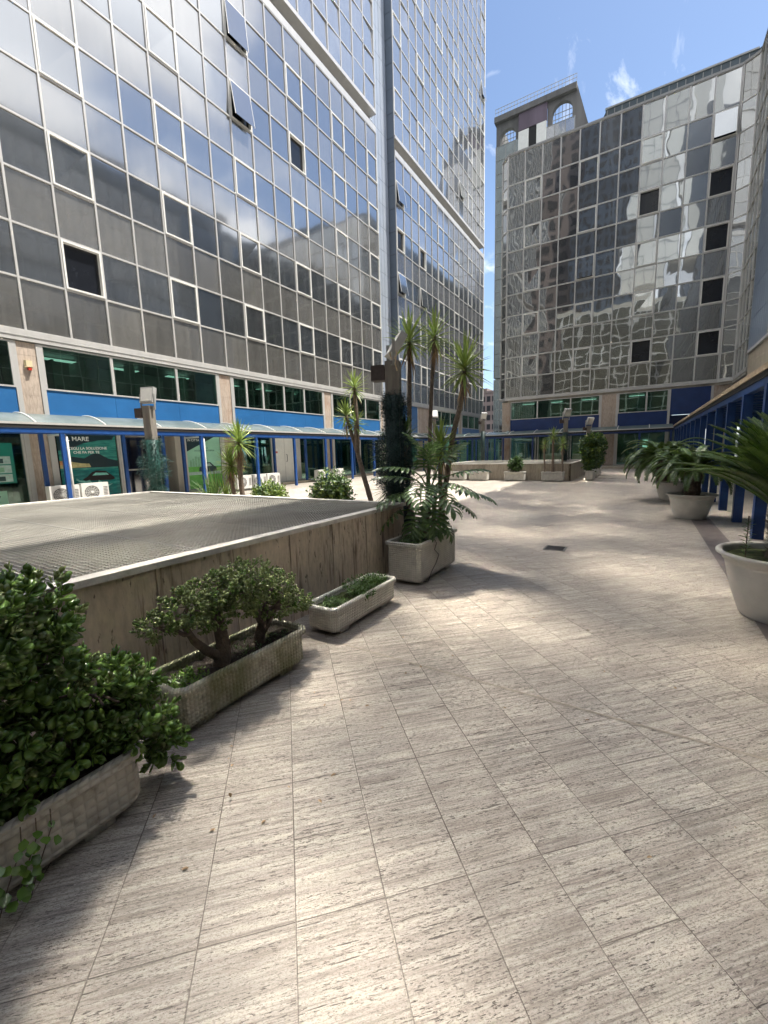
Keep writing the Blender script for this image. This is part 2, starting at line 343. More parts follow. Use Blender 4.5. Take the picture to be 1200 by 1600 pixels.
# ------------------------------------------------------------------ mesh helpers
class MB:
    def __init__(s): s.v = []; s.f = []
    def add(s, vs, fs):
        o = len(s.v); s.v += [tuple(a) for a in vs]; s.f += [tuple(i + o for i in q) for q in fs]; return s
    def box(s, x0, x1, y0, y1, z0, z1):
        x0, x1 = min(x0, x1), max(x0, x1); y0, y1 = min(y0, y1), max(y0, y1)
        return s.add([(x0, y0, z0), (x1, y0, z0), (x1, y1, z0), (x0, y1, z0), (x0, y0, z1), (x1, y0, z1), (x1, y1, z1), (x0, y1, z1)],
                     [(0, 3, 2, 1), (4, 5, 6, 7), (0, 1, 5, 4), (1, 2, 6, 5), (2, 3, 7, 6), (3, 0, 4, 7)])
    def obox(s, F, a0, a1, b0, b1, c0, c1):
        """box in a local frame F=(origin, ua, ub, uc)"""
        o, A, B, C_ = F
        pts = [o + A * a + B * b + C_ * c for c in (c0, c1) for a, b in ((a0, b0), (a1, b0), (a1, b1), (a0, b1))]
        fl = [(0, 3, 2, 1), (4, 5, 6, 7), (0, 1, 5, 4), (1, 2, 6, 5), (2, 3, 7, 6), (3, 0, 4, 7)]
        if A.cross(B).dot(C_) < 0: fl = [q[::-1] for q in fl]
        return s.add(pts, fl)
    def tube(s, pts, rad, n=8, cap=True):
        pts = [Vector(p) for p in pts]; rad = rad if isinstance(rad, (list, tuple)) else [rad] * len(pts)
        vs = []; fs = []; prev = None
        for i, p in enumerate(pts):
            d = (pts[min(i + 1, len(pts) - 1)] - pts[max(i - 1, 0)]).normalized()
            if prev is None:
                a = d.cross(Vector((0, 0, 1)));
                if a.length < .01: a = d.cross(Vector((1, 0, 0)))
            else: a = prev - d * prev.dot(d)
            a.normalize(); prev = a; b = d.cross(a)
            for k in range(n): vs.append(p + (a * math.cos(2 * math.pi * k / n) + b * math.sin(2 * math.pi * k / n)) * rad[i])
        for i in range(len(pts) - 1):
            for k in range(n): fs.append((i * n + k, i * n + (k + 1) % n, (i + 1) * n + (k + 1) % n, (i + 1) * n + k))
        if cap: fs.append(tuple(range(n))[::-1]); fs.append(tuple((len(pts) - 1) * n + k for k in range(n)))
        return s.add(vs, fs)
    def lathe(s, prof, n=40, c=(0, 0, 0), cap0=True):
        vs = [(c[0] + r * math.cos(2 * math.pi * k / n), c[1] + r * math.sin(2 * math.pi * k / n), c[2] + z) for r, z in prof for k in range(n)]
        fs = [(i * n + k, i * n + (k + 1) % n, (i + 1) * n + (k + 1) % n, (i + 1) * n + k) for i in range(len(prof) - 1) for k in range(n)]
        if cap0: fs.append(tuple(range(n))[::-1])
        return s.add(vs, fs)
    def poly(s, pts, thick=None):
        """flat polygon (any plane); thick: extrusion vector"""
        n = len(pts); pts = [Vector(p) for p in pts]
        if thick is None: return s.add(pts, [tuple(range(n))])
        t = Vector(thick)
        return s.add(pts + [p + t for p in pts], [tuple(range(n))[::-1], tuple(range(n, 2 * n))] + [(i, (i + 1) % n, (i + 1) % n + n, i + n) for i in range(n)])
    def build(s, name, mat, parent=None, smooth=False, world=False):
        me = bpy.data.meshes.new(name)
        v = s.v
        if world and parent is not None:
            l = parent_loc(parent); v = [(a[0] - l[0], a[1] - l[1], a[2] - l[2]) for a in v]
        me.from_pydata(v, [], s.f); me.materials.append(MAT[mat] if isinstance(mat, str) else mat)
        if smooth: me.shade_smooth()
        me.update()
        o = bpy.data.objects.new(name, me); COL.objects.link(o)
        if parent is not None: o.parent = parent
        return o
def parent_loc(p):
    l = Vector(p.location)
    while p.parent: p = p.parent; l += Vector(p.location)
    return l
def npmesh(name, V, F, mat, parent=None, smooth=False):
    me = bpy.data.meshes.new(name); k = F.shape[1]
    me.vertices.add(len(V)); me.vertices.foreach_set('co', np.asarray(V, np.float32).ravel())
    me.loops.add(F.size); me.loops.foreach_set('vertex_index', F.astype(np.int32).ravel())
    me.polygons.add(len(F)); me.polygons.foreach_set('loop_start', np.arange(0, F.size, k, dtype=np.int32)); me.polygons.foreach_set('loop_total', np.full(len(F), k, np.int32))
    me.update(calc_edges=True); me.materials.append(MAT[mat])
    if smooth: me.shade_smooth()
    o = bpy.data.objects.new(name, me); COL.objects.link(o)
    if parent is not None: o.parent = parent
    return o
def thing(name, label, cat, loc=(0, 0, 0), rz=0, group=None):
    o = bpy.data.objects.new(name, None); COL.objects.link(o); o.location = loc; o.rotation_euler = (0, 0, rz); o.empty_display_size = .2
    o['label'] = label; o['category'] = cat
    if group: o['group'] = group
    return o
def tag(o, label, cat, group=None):
    o['label'] = label; o['category'] = cat
    if group: o['group'] = group
    return o
def struct(o): o['kind'] = 'structure'; return o
def text(name, body, size, O, ux, uy, mat, parent, align='LEFT', bold=0., shear=0.):
    """flat lettering at world point O, reading along ux, up uy"""
    cu = bpy.data.curves.new(name, 'FONT'); cu.body = body; cu.size = size; cu.align_x = align; cu.offset = bold; cu.shear = shear
    t = bpy.data.objects.new(name, cu); COL.objects.link(t); bpy.context.view_layer.update()
    me = bpy.data.meshes.new_from_object(t.evaluated_get(bpy.context.evaluated_depsgraph_get())); bpy.data.objects.remove(t); bpy.data.curves.remove(cu)
    me.name = name; ux, uy = Vector(ux), Vector(uy); Mx = Matrix((ux, uy, ux.cross(uy))).transposed().to_4x4()
    Mx.translation = Vector(O) - (parent_loc(parent) if parent else Vector((0, 0, 0))); me.transform(Mx)
    me.materials.clear(); me.materials.append(MAT[mat]); o = bpy.data.objects.new(name, me); COL.objects.link(o)
    if parent: o.parent = parent
    return o

# ------------------------------------------------------------------ plants
def frames(D, U):
    D = D / np.linalg.norm(D, axis=1, keepdims=True)
    S = np.cross(D, U); S /= np.linalg.norm(S, axis=1, keepdims=True) + 1e-9
    N = np.cross(S, D)
    return np.stack([S, D, N], axis=2)          # columns side, along, normal
def scatter(LV, LF, Rm, P, Sc):
    V = np.einsum('nij,kj->nki', Rm, LV) * Sc[:, None, None] + P[:, None, :]
    F = LF[None] + (np.arange(len(P)) * len(LV))[:, None, None]
    return V.reshape(-1, 3), F.reshape(-1, LF.shape[1])
# obovate succulent leaf, unit length
_o = [(0, 0), (.16, .25), (.30, .55), (.31, .78), (.18, .96), (0, 1.02), (-.18, .96), (-.31, .78), (-.30, .55), (-.16, .25)]
LJ = np.array([(x, y, .10 * y * y + abs(x) * .18) for x, y in _o] + [(0, .62, .10), (0, .62, -.05)])
LJF = np.array([(i, (i + 1) % 10, 10) for i in range(10)] + [((i + 1) % 10, i, 11) for i in range(10)])
# plain pointed leaf
LP = np.array([(0, 0, 0), (.20, .35, .05), (.17, .7, .03), (0, 1, -.08), (-.17, .7, .03), (-.20, .35, .05), (0, .5, -.02)])
LPF = np.array([(0, 1, 6), (1, 2, 6), (2, 3, 6), (3, 4, 6), (4, 5, 6), (5, 0, 6)])
# needle
LN = np.array([(-.06, 0, 0), (.06, 0, 0), (0, 1, 0)]); LNF = np.array([(0, 1, 2)])
def unit(n):
    v = rng.normal(size=(n, 3)); return v / np.linalg.norm(v, axis=1, keepdims=True)
def rosettes(P, D, nper, size, leaf=LJ, faces=LJF, open_=(.35, 1.25)):
    n = len(P); tot = n * nper
    D = D / np.linalg.norm(D, axis=1, keepdims=True)
    A = np.cross(D, unit(n)); A /= np.linalg.norm(A, axis=1, keepdims=True); B = np.cross(D, A)
    k = np.tile(np.arange(nper), n); i = np.repeat(np.arange(n), nper)
    ph = k * 2.4 + rng.normal(0, .2, tot); op = open_[0] + (open_[1] - open_[0]) * (1 - k / nper) + rng.normal(0, .12, tot)
    rad = A[i] * np.cos(ph)[:, None] + B[i] * np.sin(ph)[:, None]
    d = D[i] * np.cos(op)[:, None] + rad * np.sin(op)[:, None]
    pos = P[i] + D[i] * (k / nper * size * 1.2)[:, None] - D[i] * size * .6
    sc = size * (1.05 - .45 * k / nper) * rng.uniform(.75, 1.2, tot)
    return scatter(leaf, faces, frames(d, D[i] + unit(tot) * .15), pos, sc)
def blob_points(blobs, n, fill=.35):
    """points on and inside a union of ellipsoids; returns points and outward directions"""
    w = np.array([b[1][0] * b[1][1] + b[1][1] * b[1][2] + b[1][0] * b[1][2] for b in blobs]); w /= w.sum()
    idx = rng.choice(len(blobs), n, p=w); C_ = np.array([b[0] for b in blobs])[idx]; Rr = np.array([b[1] for b in blobs])[idx]
    d = unit(n); r = np.where(rng.random(n) < fill, rng.uniform(.45, .9, n), rng.uniform(.86, 1.1, n))
    return C_ + d * Rr * r[:, None], d * 1.0 / Rr * Rr.mean(1, keepdims=True)
def bush(parent, blobs, n, nper, size, mat, leaf=LJ, faces=LJF, name='foliage', upb=.55, fill=.35, smooth=False, open_=(.35, 1.25)):
    P, D = blob_points(blobs, n, fill); D = D + np.array([0, 0, upb])
    V, F = rosettes(P, D, nper, size, leaf, faces, open_)
    return npmesh(name, V, F, mat, parent, smooth)
def yucca_head(parent, c, L, n, mat='leaf_yucca', dead=26, droop=1.0, name='leaf_crown', w=.034, axis=(0, 0, 1)):
    c = np.array(c, float); V = []; F = []
    ax = np.array(axis, float); ax /= np.linalg.norm(ax)
    def strand(d, length, w_, bend, base):
        o = len(V); side = np.cross(d, [0, 0, 1.]); ln = np.linalg.norm(side); side = side / ln if ln > .05 else np.array([1., 0, 0])
        p = base.copy(); dd = d.copy()
        ws = (w_ * .6, w_, w_ * .95, w_ * .6, .003); k = 5
        for j in range(k):
            nrm = np.cross(side, dd)
            V.append(p - side * ws[j] / 2 + nrm * ws[j] * .25); V.append(p - nrm * 0.0); V.append(p + side * ws[j] / 2 + nrm * ws[j] * .25)
            dd = dd + np.array([0, 0, -bend]) / k; dd /= np.linalg.norm(dd); p = p + dd * length / (k - 1)
        for j in range(k - 1):
            a = o + j * 3; F.append((a, a + 1, a + 4, a + 3)); F.append((a + 1, a + 2, a + 5, a + 4))
    for i in range(n):
        t = i / n; el = R(88 - 125 * t ** .9) + rng.normal(0, .09); az = i * 2.399 + rng.normal(0, .15)
        d = np.array([math.cos(el) * math.cos(az), math.cos(el) * math.sin(az), math.sin(el)]); d = d + (ax - np.array([0, 0, 1])) * .6; d /= np.linalg.norm(d)
        strand(d, L * rng.uniform(.8, 1.08) * (1 - .12 * t), w * rng.uniform(.8, 1.2), (.12 + .5 * t) * droop, c - np.array([0, 0, .10 * t]) + d * .015)
    o = npmesh(name, np.array(V), np.array(F), mat, parent)
    if dead:
        V.clear(); F.clear()
        for i in range(dead):
            az = i * 2.399 + rng.normal(0, .3); el = R(rng.uniform(-85, -35))
            d = np.array([math.cos(el) * math.cos(az), math.cos(el) * math.sin(az), math.sin(el)])
            strand(d, L * rng.uniform(.4, .9), w * .62, .9, c - np.array([0, 0, rng.uniform(.08, .26)]))
        npmesh('dead_leaves', np.array(V), np.array(F), 'leaf_dead', parent)
    return o
def trunk(parent, pts, r0, r1, mat='bark_pale', name='trunk', n=9):
    # smooth the path and ring it with leaf scars
    P = [Vector(p) for p in pts]; out = []; rad = []
    m = 7
    for i in range(len(P) - 1):
        p0, p1, p2, p3 = P[max(i - 1, 0)], P[i], P[i + 1], P[min(i + 2, len(P) - 1)]
        for j in range(m):
            t = j / m; out.append(.5 * ((2 * p1) + (p2 - p0) * t + (2 * p0 - 5 * p1 + 4 * p2 - p3) * t * t + (3 * p1 - p0 - 3 * p2 + p3) * t ** 3))
    out.append(P[-1]); k = len(out)
    rad = [(r0 + (r1 - r0) * i / (k - 1)) * (1 + .07 * math.sin(i * 2.7) + random.uniform(-.04, .04)) for i in range(k)]
    return MB().tube(out, rad, n).build(name, mat, parent, True)
def cycad_crown(parent, c, L, n, tilt0=70, spread=110, mat='leaf_cycad', only=None, name='frond_crown', bend=62):
    V = []; F = []; c = np.array(c, float); RV = MB()
    for i in range(n):
        t = i / n; az = i * 2.399 + rng.normal(0, .12)
        if only is not None and not only(az): continue
        el = R(tilt0 - spread * t ** 1.0 * .75 + rng.normal(0, 3)); ln = L * rng.uniform(.85, 1.1)
        h = np.array([math.cos(az), math.sin(az), 0]); el0 = el; p = c + h * .05; S = 16; pts = [p.copy()]
        for j in range(S):
            el -= R(bend) / S * (.3 + 1.4 * j / S); p = p + (h * math.cos(el) + np.array([0, 0, math.sin(el)])) * ln / S; pts.append(p.copy())
        pts = np.array(pts); RV.tube([tuple(q) for q in pts[::2]], [.008 * (1 - .08 * q) + .001 for q in range(len(pts[::2]))], 5, False)
        side = np.array([-h[1], h[0], 0]); NL = 62
        for k in range(NL):
            s = .14 + .86 * k / (NL - 1); x = s * S; j = min(int(x), S - 1); q = pts[j] + (pts[j + 1] - pts[j]) * (x - j)
            d = pts[j + 1] - pts[j]; d /= np.linalg.norm(d); nrm = np.cross(side, d)
            if nrm[2] < 0: nrm = -nrm
            ll = .155 * L * (math.sin(math.pi * min(1, .22 + .70 * s)) ** .7) * rng.uniform(.9, 1.08)
            for sg in (-1, 1):
                dl = d * (.55 + .3 * s) + side * sg * .85 + nrm * .35; dl /= np.linalg.norm(dl)
                wv = d * .0062 * (L / 1.0); o = len(V); m1 = q + dl * ll * .55; tip = q + dl * ll - nrm * ll * .22 + d * ll * .05
                V += [q - wv, q + wv, m1 - wv * 1.1, m1 + wv * 1.1, tip - wv * .15, tip + wv * .15]; F += [(o, o + 1, o + 3, o + 2), (o + 2, o + 3, o + 5, o + 4)]
    npmesh(name, np.array(V), np.array(F), mat, parent)
    return RV.build('frond_stems', 'leaf_herb', parent, True)
def philo_leaf(mb, base, tip_dir, L, stem_from, nrm=(0, 0, 1)):
    """deeply cut leaf: pairs of drooping fingers off a midrib"""
    d = Vector(tip_dir).normalized(); s = d.cross(Vector(nrm)).normalized(); n = s.cross(d)
    b = Vector(base); N = 9
    rib = [b + d * L * t + n * (-.30 * L * t * t) for t in [k / 8 for k in range(9)]]
    for i in range(8):
        w = .035 * L * (1.3 - i / 8); mb.add([rib[i] - s * w, rib[i] + s * w, rib[i + 1] + s * w * .85, rib[i + 1] - s * w * .85], [(0, 1, 2, 3)])
    for k in range(N):
        t = k / (N - 1) * .92; i = min(int(t * 8), 7); q = rib[i].lerp(rib[i + 1], t * 8 - i)
        fl = L * (.50 * math.sin(math.pi * (.26 + .60 * t)) + .08)
        for sg in (-1, 1):
            ang = 1.75 - 1.35 * t + random.uniform(-.08, .08); dd = (d * math.cos(ang) + s * sg * math.sin(ang)).normalized(); wv = (d - dd * d.dot(dd)).normalized()
            pts = []
            for j, (u, w) in enumerate(((0, .060), (.3, .075), (.62, .105), (.86, .080), (1.0, .006))):
                c_ = q + dd * fl * u + n * (.06 * L * math.sin(u * 2.2) - .34 * L * u * u * .6); pts += [c_ - wv * w * L * .6, c_ + n * -.006, c_ + wv * w * L * .6]
            mb.add(pts, [q_ for j in range(4) for q_ in ((j * 3, j * 3 + 1, j * 3 + 4, j * 3 + 3), (j * 3 + 1, j * 3 + 2, j * 3 + 5, j * 3 + 4))])

# ------------------------------------------------------------------ ground
def sheet(name, x0, x1, y0, y1, z, mat): return struct(MB().add([(x0, y0, z), (x1, y0, z), (x1, y1, z), (x0, y1, z)], [(0, 1, 2, 3)]).build(name, mat))
simple('asphalt', (.06, .06, .06), .9, .2, 2)
sheet('ground', -600, 600, -600, 900, -.012, 'asphalt')
sheet('plaza_floor', -17.4, 6, -24, 75, 0, 'travertine_floor')
sheet('paving_border', .93, 1.27, -6, 33.2, .004, 'skirting_dark')
simple('joint_fill', (.27, .235, .19), .8, .2, 12)
sheet('paving_joint', -2.8, .93, 2.615, 2.633, .004, 'joint_fill')
struct(MB().box(-10.3, 4.6, 33.2, 35.62, .0, .15).build('raised_walkway', 'travertine_wall_clean'))
struct(MB().box(-16.86, -16.25, -12, 35.6, .0, .13).build('stone_plinth', 'travertine_wall_clean'))
dr = thing('drain_cover', 'small dark iron drain cover set flush in the open middle of the paving', 'drain cover', (-1.12, 6.95, .004))
MB().box(-.16, .16, -.16, .16, 0, .006).build('frame', 'drain_iron', dr)
b = MB()
for i in range(6): b.box(-.13, .13, -.13 + i * .046, -.105 + i * .046, .006, .012)
b.build('bars', 'black_gap', dr)

# ------------------------------------------------------------------ facade builders
Z = Vector((0, 0, 1))
def fr(x, y, ux, uy, z=0): U = Vector((ux, uy, 0)); return (Vector((x, y, z)), U, U.cross(Z), Z)   # origin, along, outward, up
def area_on_screen(pts):
    q = [proj(p) for p in pts]
    if any(a is None for a in q): return 0
    xs = [a[0] for a in q]; ys = [a[1] for a in q]
    if max(xs) < 0 or min(xs) > 1200 or max(ys) < 0 or min(ys) > 1600: return 0
    return abs(sum(q[i][0] * q[(i + 1) % 4][1] - q[(i + 1) % 4][0] * q[i][1] for i in range(4))) / 2
def quads(root, name, items, mats, single=100):
    """items: (corner list, material index); the largest on screen become parts of their own"""
    items = sorted(items, key=lambda t: -area_on_screen(t[0])); l = parent_loc(root)
    for pts, mi in items[:single]: MB().add(pts, [(0, 1, 2, 3)]).build(name, mats[mi], root, world=True)
    rest = items[single:]
    if not rest: return
    me = bpy.data.meshes.new(name); me.from_pydata([tuple(Vector(p) - l) for pts, _ in rest for p in pts], [], [tuple(range(4 * i, 4 * i + 4)) for i in range(len(rest))])
    for m in mats: me.materials.append(MAT[m])
    me.polygons.foreach_set('material_index', [mi for _, mi in rest]); me.update()
    o = bpy.data.objects.new(name, me); COL.objects.link(o); o.parent = root; o['kind'] = 'stuff'
def curtain(root, F, cols, rows, mats, wins={}, fw=.06, proud=.05, tilt=.004, pick=None, single=100, frame_mat='aluminium', ends=True):
    """cols: list of along positions; rows: list of heights; wins: (col,row)->state"""
    o, U, N, _ = F; g = MB()
    P = lambda a, n, z: o + U * a + N * n + Z * z
    for i, a in enumerate(cols): g.obox(F, a - fw / 2, a + fw / 2, -.03, proud, rows[0], rows[-1])
    for j, z in enumerate(rows):
        for i in range(len(cols) - 1): g.obox(F, cols[i] + fw / 2, cols[i + 1] - fw / 2, -.03, proud - .006, z - fw / 2 + (fw / 2 if j == 0 else 0), z + fw / 2 - (fw / 2 if j == len(rows) - 1 else 0))
    g.build('mullion_grid', frame_mat, root, world=True)
    items = []
    for i in range(len(cols) - 1):
        for j in range(len(rows) - 1):
            a0, a1, z0, z1 = cols[i], cols[i + 1], rows[j], rows[j + 1]
            if (i, j) in wins:
                window(root, F, a0 + fw / 2, a1 - fw / 2, z0 + fw / 2, z1 - fw / 2, wins[(i, j)], mats[0]); continue
            t = [random.gauss(0, tilt) for _ in range(2)]
            n4 = [t[0] + t[1], -t[0] + t[1], -t[0] - t[1], t[0] - t[1]]
            items.append(([P(a0, n4[0], z0), P(a1, n4[1], z0), P(a1, n4[2], z1), P(a0, n4[3], z1)], pick(i, j) if pick else (0 if j % 2 else 1)))
    quads(root, 'glass_panel', items, mats, single)
def window(root, F, a0, a1, z0, z1, state, gm, fm='white_paint', t=.055):
    f = MB()
    for (p, q, r_, s_) in ((a0, a1, z0, z0 + t), (a0, a1, z1 - t, z1), (a0, a0 + t, z0 + t, z1 - t), (a1 - t, a1, z0 + t, z1 - t)): f.obox(F, p, q, -.10, .075, r_, s_)
    w = f.build('window', fm, root, world=True)
    o, U, N, _ = F; P = lambda a, n, z: o + U * a + N * n + Z * z
    b0, b1, c0, c1 = a0 + t, a1 - t, z0 + t, z1 - t
    def child(mb, nm, mt):
        # window has no offset of its own, so world points only need the root's location removed
        return mb.build(nm, mt, w, world=True)
    if state == 'dark' or isinstance(state, (int, float)):
        child(MB().add([P(b0, -.09, c0), P(b1, -.09, c0), P(b1, -.09, c1), P(b0, -.09, c1)], [(0, 1, 2, 3)]), 'opening', 'dark_room')  # dark sheet fills the open window; the room's shade is its colour
        ang = R(state) if state != 'dark' else 0
        if ang:
            h = c1 - c0; n1, z1_ = .08 + math.sin(ang) * h, c1 - math.cos(ang) * h
            child(MB().poly([P(b0, n1, z1_), P(b1, n1, z1_), P(b1, .08, c1), P(b0, .08, c1)], tuple(N * .02)), 'sash', gm)
            for (aa, ab) in ((b0 - .02, b0), (b1, b1 + .02)): child(MB().poly([P(aa, n1 - .01, z1_), P(ab, n1 - .01, z1_), P(ab, .07, c1), P(aa, .07, c1)], tuple(N * .035)), 'sash_rail', fm)
    else:
        e = [random.gauss(0, .006) for _ in range(2)]
        child(MB().add([P(b0, .02 + e[0], c0), P(b1, .02 - e[0], c0), P(b1, .02 + e[1], c1), P(b0, .02 - e[1], c1)], [(0, 1, 2, 3)]), 'pane', gm)

def clear_glass():
    k = NT('glass_clear'); g = k.n('ShaderNodeBsdfGlossy'); g.inputs['Roughness'].default_value = .01; g.inputs['Color'].default_value = (.8, .95, .88, 1)
    t = k.n('ShaderNodeBsdfTransparent'); t.inputs[0].default_value = (.50, .70, .62, 1)
    nm = k.bump(k.noise(k.pos, .8, 1.5), .003); k.set(g.inputs['Normal'], nm)
    lw = k.n('ShaderNodeLayerWeight'); lw.inputs['Blend'].default_value = .35
    f = k.math('MULTIPLY_ADD', lw.outputs['Fresnel'], .7, .07, True)
    m = k.n('ShaderNodeMixShader'); k.set(m.inputs[0], f); k.t.links.new(t.outputs[0], m.inputs[1]); k.t.links.new(g.outputs[0], m.inputs[2]); MAT['glass_clear'] = k.done(m.outputs[0])
clear_glass()
T0 = 5.71; ROW = 1.6; W = 1.261

def mezz(root, F, a0, a1, divs, z0=3.93, z1=5.35, lights=True, seed=0):
    """a strip of fixed office windows between two stone piers, with the room behind"""
    rnd = random.Random(seed); e = [a0] + divs + [a1]
    for i in range(len(e) - 1):
        p, q = e[i], e[i + 1]; t = .05; f = MB()
        for (x0, x1, y0, y1) in ((p, q, z0, z0 + t), (p, q, z1 - t, z1), (p, p + t, z0 + t, z1 - t), (q - t, q, z0 + t, z1 - t)): f.obox(F, x0, x1, -.06, .03, y0, y1)
        w = f.build('window', 'aluminium', root, world=True)
        MB().obox(F, p + t, q - t, -.03, -.022, z0 + t, z1 - t).build('pane', 'glass_clear', w, world=True)
    r_ = MB(); r_.obox(F, a0 - .3, a1 + .3, -2.6, -2.5, z0 - .3, z1); r_.obox(F, a0 - .3, a1 + .3, -2.5, -.08, z0 - .3, z0 - .02)
    x = a0 + .5
    while x < a1 - .4: r_.obox(F, x, x + rnd.choice((.06, .3)), -rnd.uniform(1.2, 2.4), -.6, z0 - .02, z1 - .35 * rnd.random()); x += rnd.uniform(.9, 2.2)
    r_.obox(F, a0, a1, -1.15, -1.05, z0 - .02, z0 + .35)
    r_.build('office_interior', 'office_dark', root, world=True)
    if lights:
        L = MB(); x = a0 + .6
        while x < a1 - 1.2: L.obox(F, x, x + 1.0, -1.7, -1.4, z1 - .12, z1 - .09); x += 2.3
        L.build('ceiling_light', 'office_light', root, world=True)
def pier(root, F, a0, a1, z0=.0, z1=5.35, mat='travertine_pillar', jamb=True):
    g = MB(); z = z0; k = 0
    while z < z1 - .01: zz_ = min(z + .62, z1); g.obox(F, a0, a1, -.5, 0, z, zz_ - .006); z = zz_; k += 1
    g.obox(F, a0 + .01, a1 - .01, -.49, -.008, z0, z1)
    g.build('stone_pier', mat, root, world=True)
    if jamb:
        j = MB(); j.obox(F, a0 - .14, a0 - .004, -.2, .03, .13, z1); j.obox(F, a1 + .004, a1 + .14, -.2, .03, .13, z1); j.build('jamb', 'aluminium', root, world=True)
def band(root, F, a0, a1, divs, z0=2.98, z1=3.925, mat='blue_panel'):
    e = [a0] + divs + [a1]
    for i in range(len(e) - 1): MB().obox(F, e[i] + (.004 if i else 0), e[i + 1] - .004, -.12, .0, z0, z1).build('coloured_panel', mat, root, world=True)
def shop(root, F, a0, a1, z0=.13, z1=2.62, mat='glass_clear', name='shop_window', room=True):
    t = .06; f = MB()
    for (x0, x1, y0, y1) in ((a0, a1, z0, z0 + t), (a0, a1, z1 - t, z1), (a0, a0 + t, z0 + t, z1 - t), (a1 - t, a1, z0 + t, z1 - t)): f.obox(F, x0, x1, -.12, -.0, y0, y1)
    w = f.build(name, 'aluminium', root, world=True)
    MB().obox(F, a0 + t, a1 - t, -.07, -.06, z0 + t, z1 - t).build('pane', mat, w, world=True)
    return w

# ------------------------------------------------------------------ left office block (y < 27.35) and tower block beyond it
XA = -16.85
A = thing('glass_office_block', 'near left office block, silvery gridded glass facade over a blue banded shop floor', 'office building', (XA, 8, 0))
FA = fr(XA, 0, 0, 1)
ycol = [5.91 + (k - 1) * W for k in range(-9, 19)]           # index 10 is the first full mullion seen at the left edge
o0 = 10
rowsL = [T0 + ROW * k for k in range(12)]
wa = {}
for c in (-1, 2, 5, 8, 11, 14, 17):
    for r_ in (1, 3, 5, 7, 9): wa[(c + o0 - 1, r_)] = 'closed'
wa[(2 + o0 - 1, 1)] = 'dark'; wa[(8 + o0 - 1, 7)] = 9; wa[(11 + o0 - 1, 7)] = 'dark'; wa[(8 + o0 - 1, 9)] = 5; wa[(2 + o0 - 1, 3)] = 'closed'
simple('blind_pale', (.62, .70, .66), .5, .1, 3)
curtain(A, FA, ycol, rowsL, ['glass_vision', 'glass_spandrel'], wa)
def block_top(root, F, a0, a1, nrm_cols, zt=23.31, single=60, upper_rows=22, mats=('glass_tower', 'glass_tower'), wins={}):
    MB().obox(F, a0, a1, -.28, .045, zt + .036, zt + .42).build('sill_band', 'aluminium', root, world=True)
    MB().obox(F, a0, a1, -.62, -.52, zt + .42, zt + 1.14).build('recessed_glazing', 'glass_door_dark', root, world=True)
    m = MB()
    for a in nrm_cols: m.obox(F, a - .03, a + .03, -.52, -.44, zt + .42, zt + 1.14)
    m.build('recess_mullions', 'aluminium_dark', root, world=True)
    MB().obox(F, a0, a1, -.62, .11, zt + 1.14, zt + 1.36).build('overhang_lip', 'aluminium', root, world=True)
    curtain(root, F, nrm_cols, [zt + 1.36 + ROW * k for k in range(upper_rows + 1)], list(mats), wins, single=single, tilt=.014)
def upper_wins(cols, off, rows=range(1, 22, 2), special={}):
    return {**{(c + off, r_): 'closed' for c in cols for r_ in rows}, **special}
block_top(A, FA, ycol[0], ycol[-1], ycol, single=0, upper_rows=24)
MB().box(-34, XA - .72, -5.5, 27.25, 5.75, 63).build('core_wall', 'office_dark', A, world=True)
MB().box(-34, XA - .12, -5.5, 27.30, 5.36, 5.70).build('floor_slab', 'aluminium_dark', A, world=True)
MB().obox(FA, ycol[0], ycol[-1] + .04, -.1, .075, T0 - .33, T0 - .0).build('base_trim', 'aluminium', A, world=True)
MB().obox(FA, ycol[0], ycol[-1] + .04, .077, .09, T0 - .20, T0 - .185).build('base_trim_line', 'aluminium_dark', A, world=True)
MB().box(-34, XA - 4.2, -5.5, 27.2, 0, 5.36).build('ground_floor_wall', 'office_dark', A, world=True)
MB().obox(FA, -5, 27.3, -4.2, -.14, 2.66, 2.96).build('shop_ceiling', 'office_dark', A, world=True)
PIERS = [(-1.95, -1.42), (5.6, 6.10), (13.0, 13.6), (20.5, 21.15), (27.0, 27.32)]
for a, b_ in PIERS: pier(A, FA, a, b_)
bays = [(-1.28, 5.46, [1., 3.2]), (6.24, 12.86, [8.37, 10.9]), (13.74, 20.36, [14.55, 15.6, 17.1, 18.7]), (21.29, 26.86, [23.2, 25.])]
for i, (a, b_, dv) in enumerate(bays):
    mezz(A, FA, a, b_, dv, seed=i, lights=i >= 1)
    band(A, FA, a, b_, dv if i < 2 else dv[1::2])
# shop fronts
shop(A, FA, -1.28, 5.46, room=True)
shop(A, FA, 6.24, 8.32)
shop(A, FA, 11.0, 12.86)
shop(A, FA, 13.74, 16.0)
shop(A, FA, 18.1, 20.36)
shop(A, FA, 21.3, 24.2); shop(A, FA, 24.2, 26.86)
MB().obox(FA, 8.32, 8.5, -.3, .02, .13, 2.62).build('jamb', 'aluminium', A, world=True)
MB().obox(FA, 10.55, 11.0, -.8, -.005, .13, 2.62).build('stone_return', 'concrete', A, world=True)
MB().obox(FA, 8.5, 10.55, -.9, -.85, 1.2, 2.5).build('door_glass', 'glass_door_dark', A, world=True)
MB().obox(FA, 8.5, 10.55, -.9, -.83, .13, 1.13).build('door_panel', 'glass_door_dark', A, world=True)
MB().obox(FA, 8.5, 10.55, -.86, -.80, 1.14, 1.19).build('door_rail', 'aluminium', A, world=True)
MB().obox(FA, 8.5, 10.55, -.9, -.0, 2.5, 2.62).build('door_head', 'aluminium', A, world=True)
d = MB().obox(FA, 16.15, 17.75, -.1, -.05, .13, 2.56).build('white_door', 'white_paint', A, world=True); d['label'] = 'white metal double door'
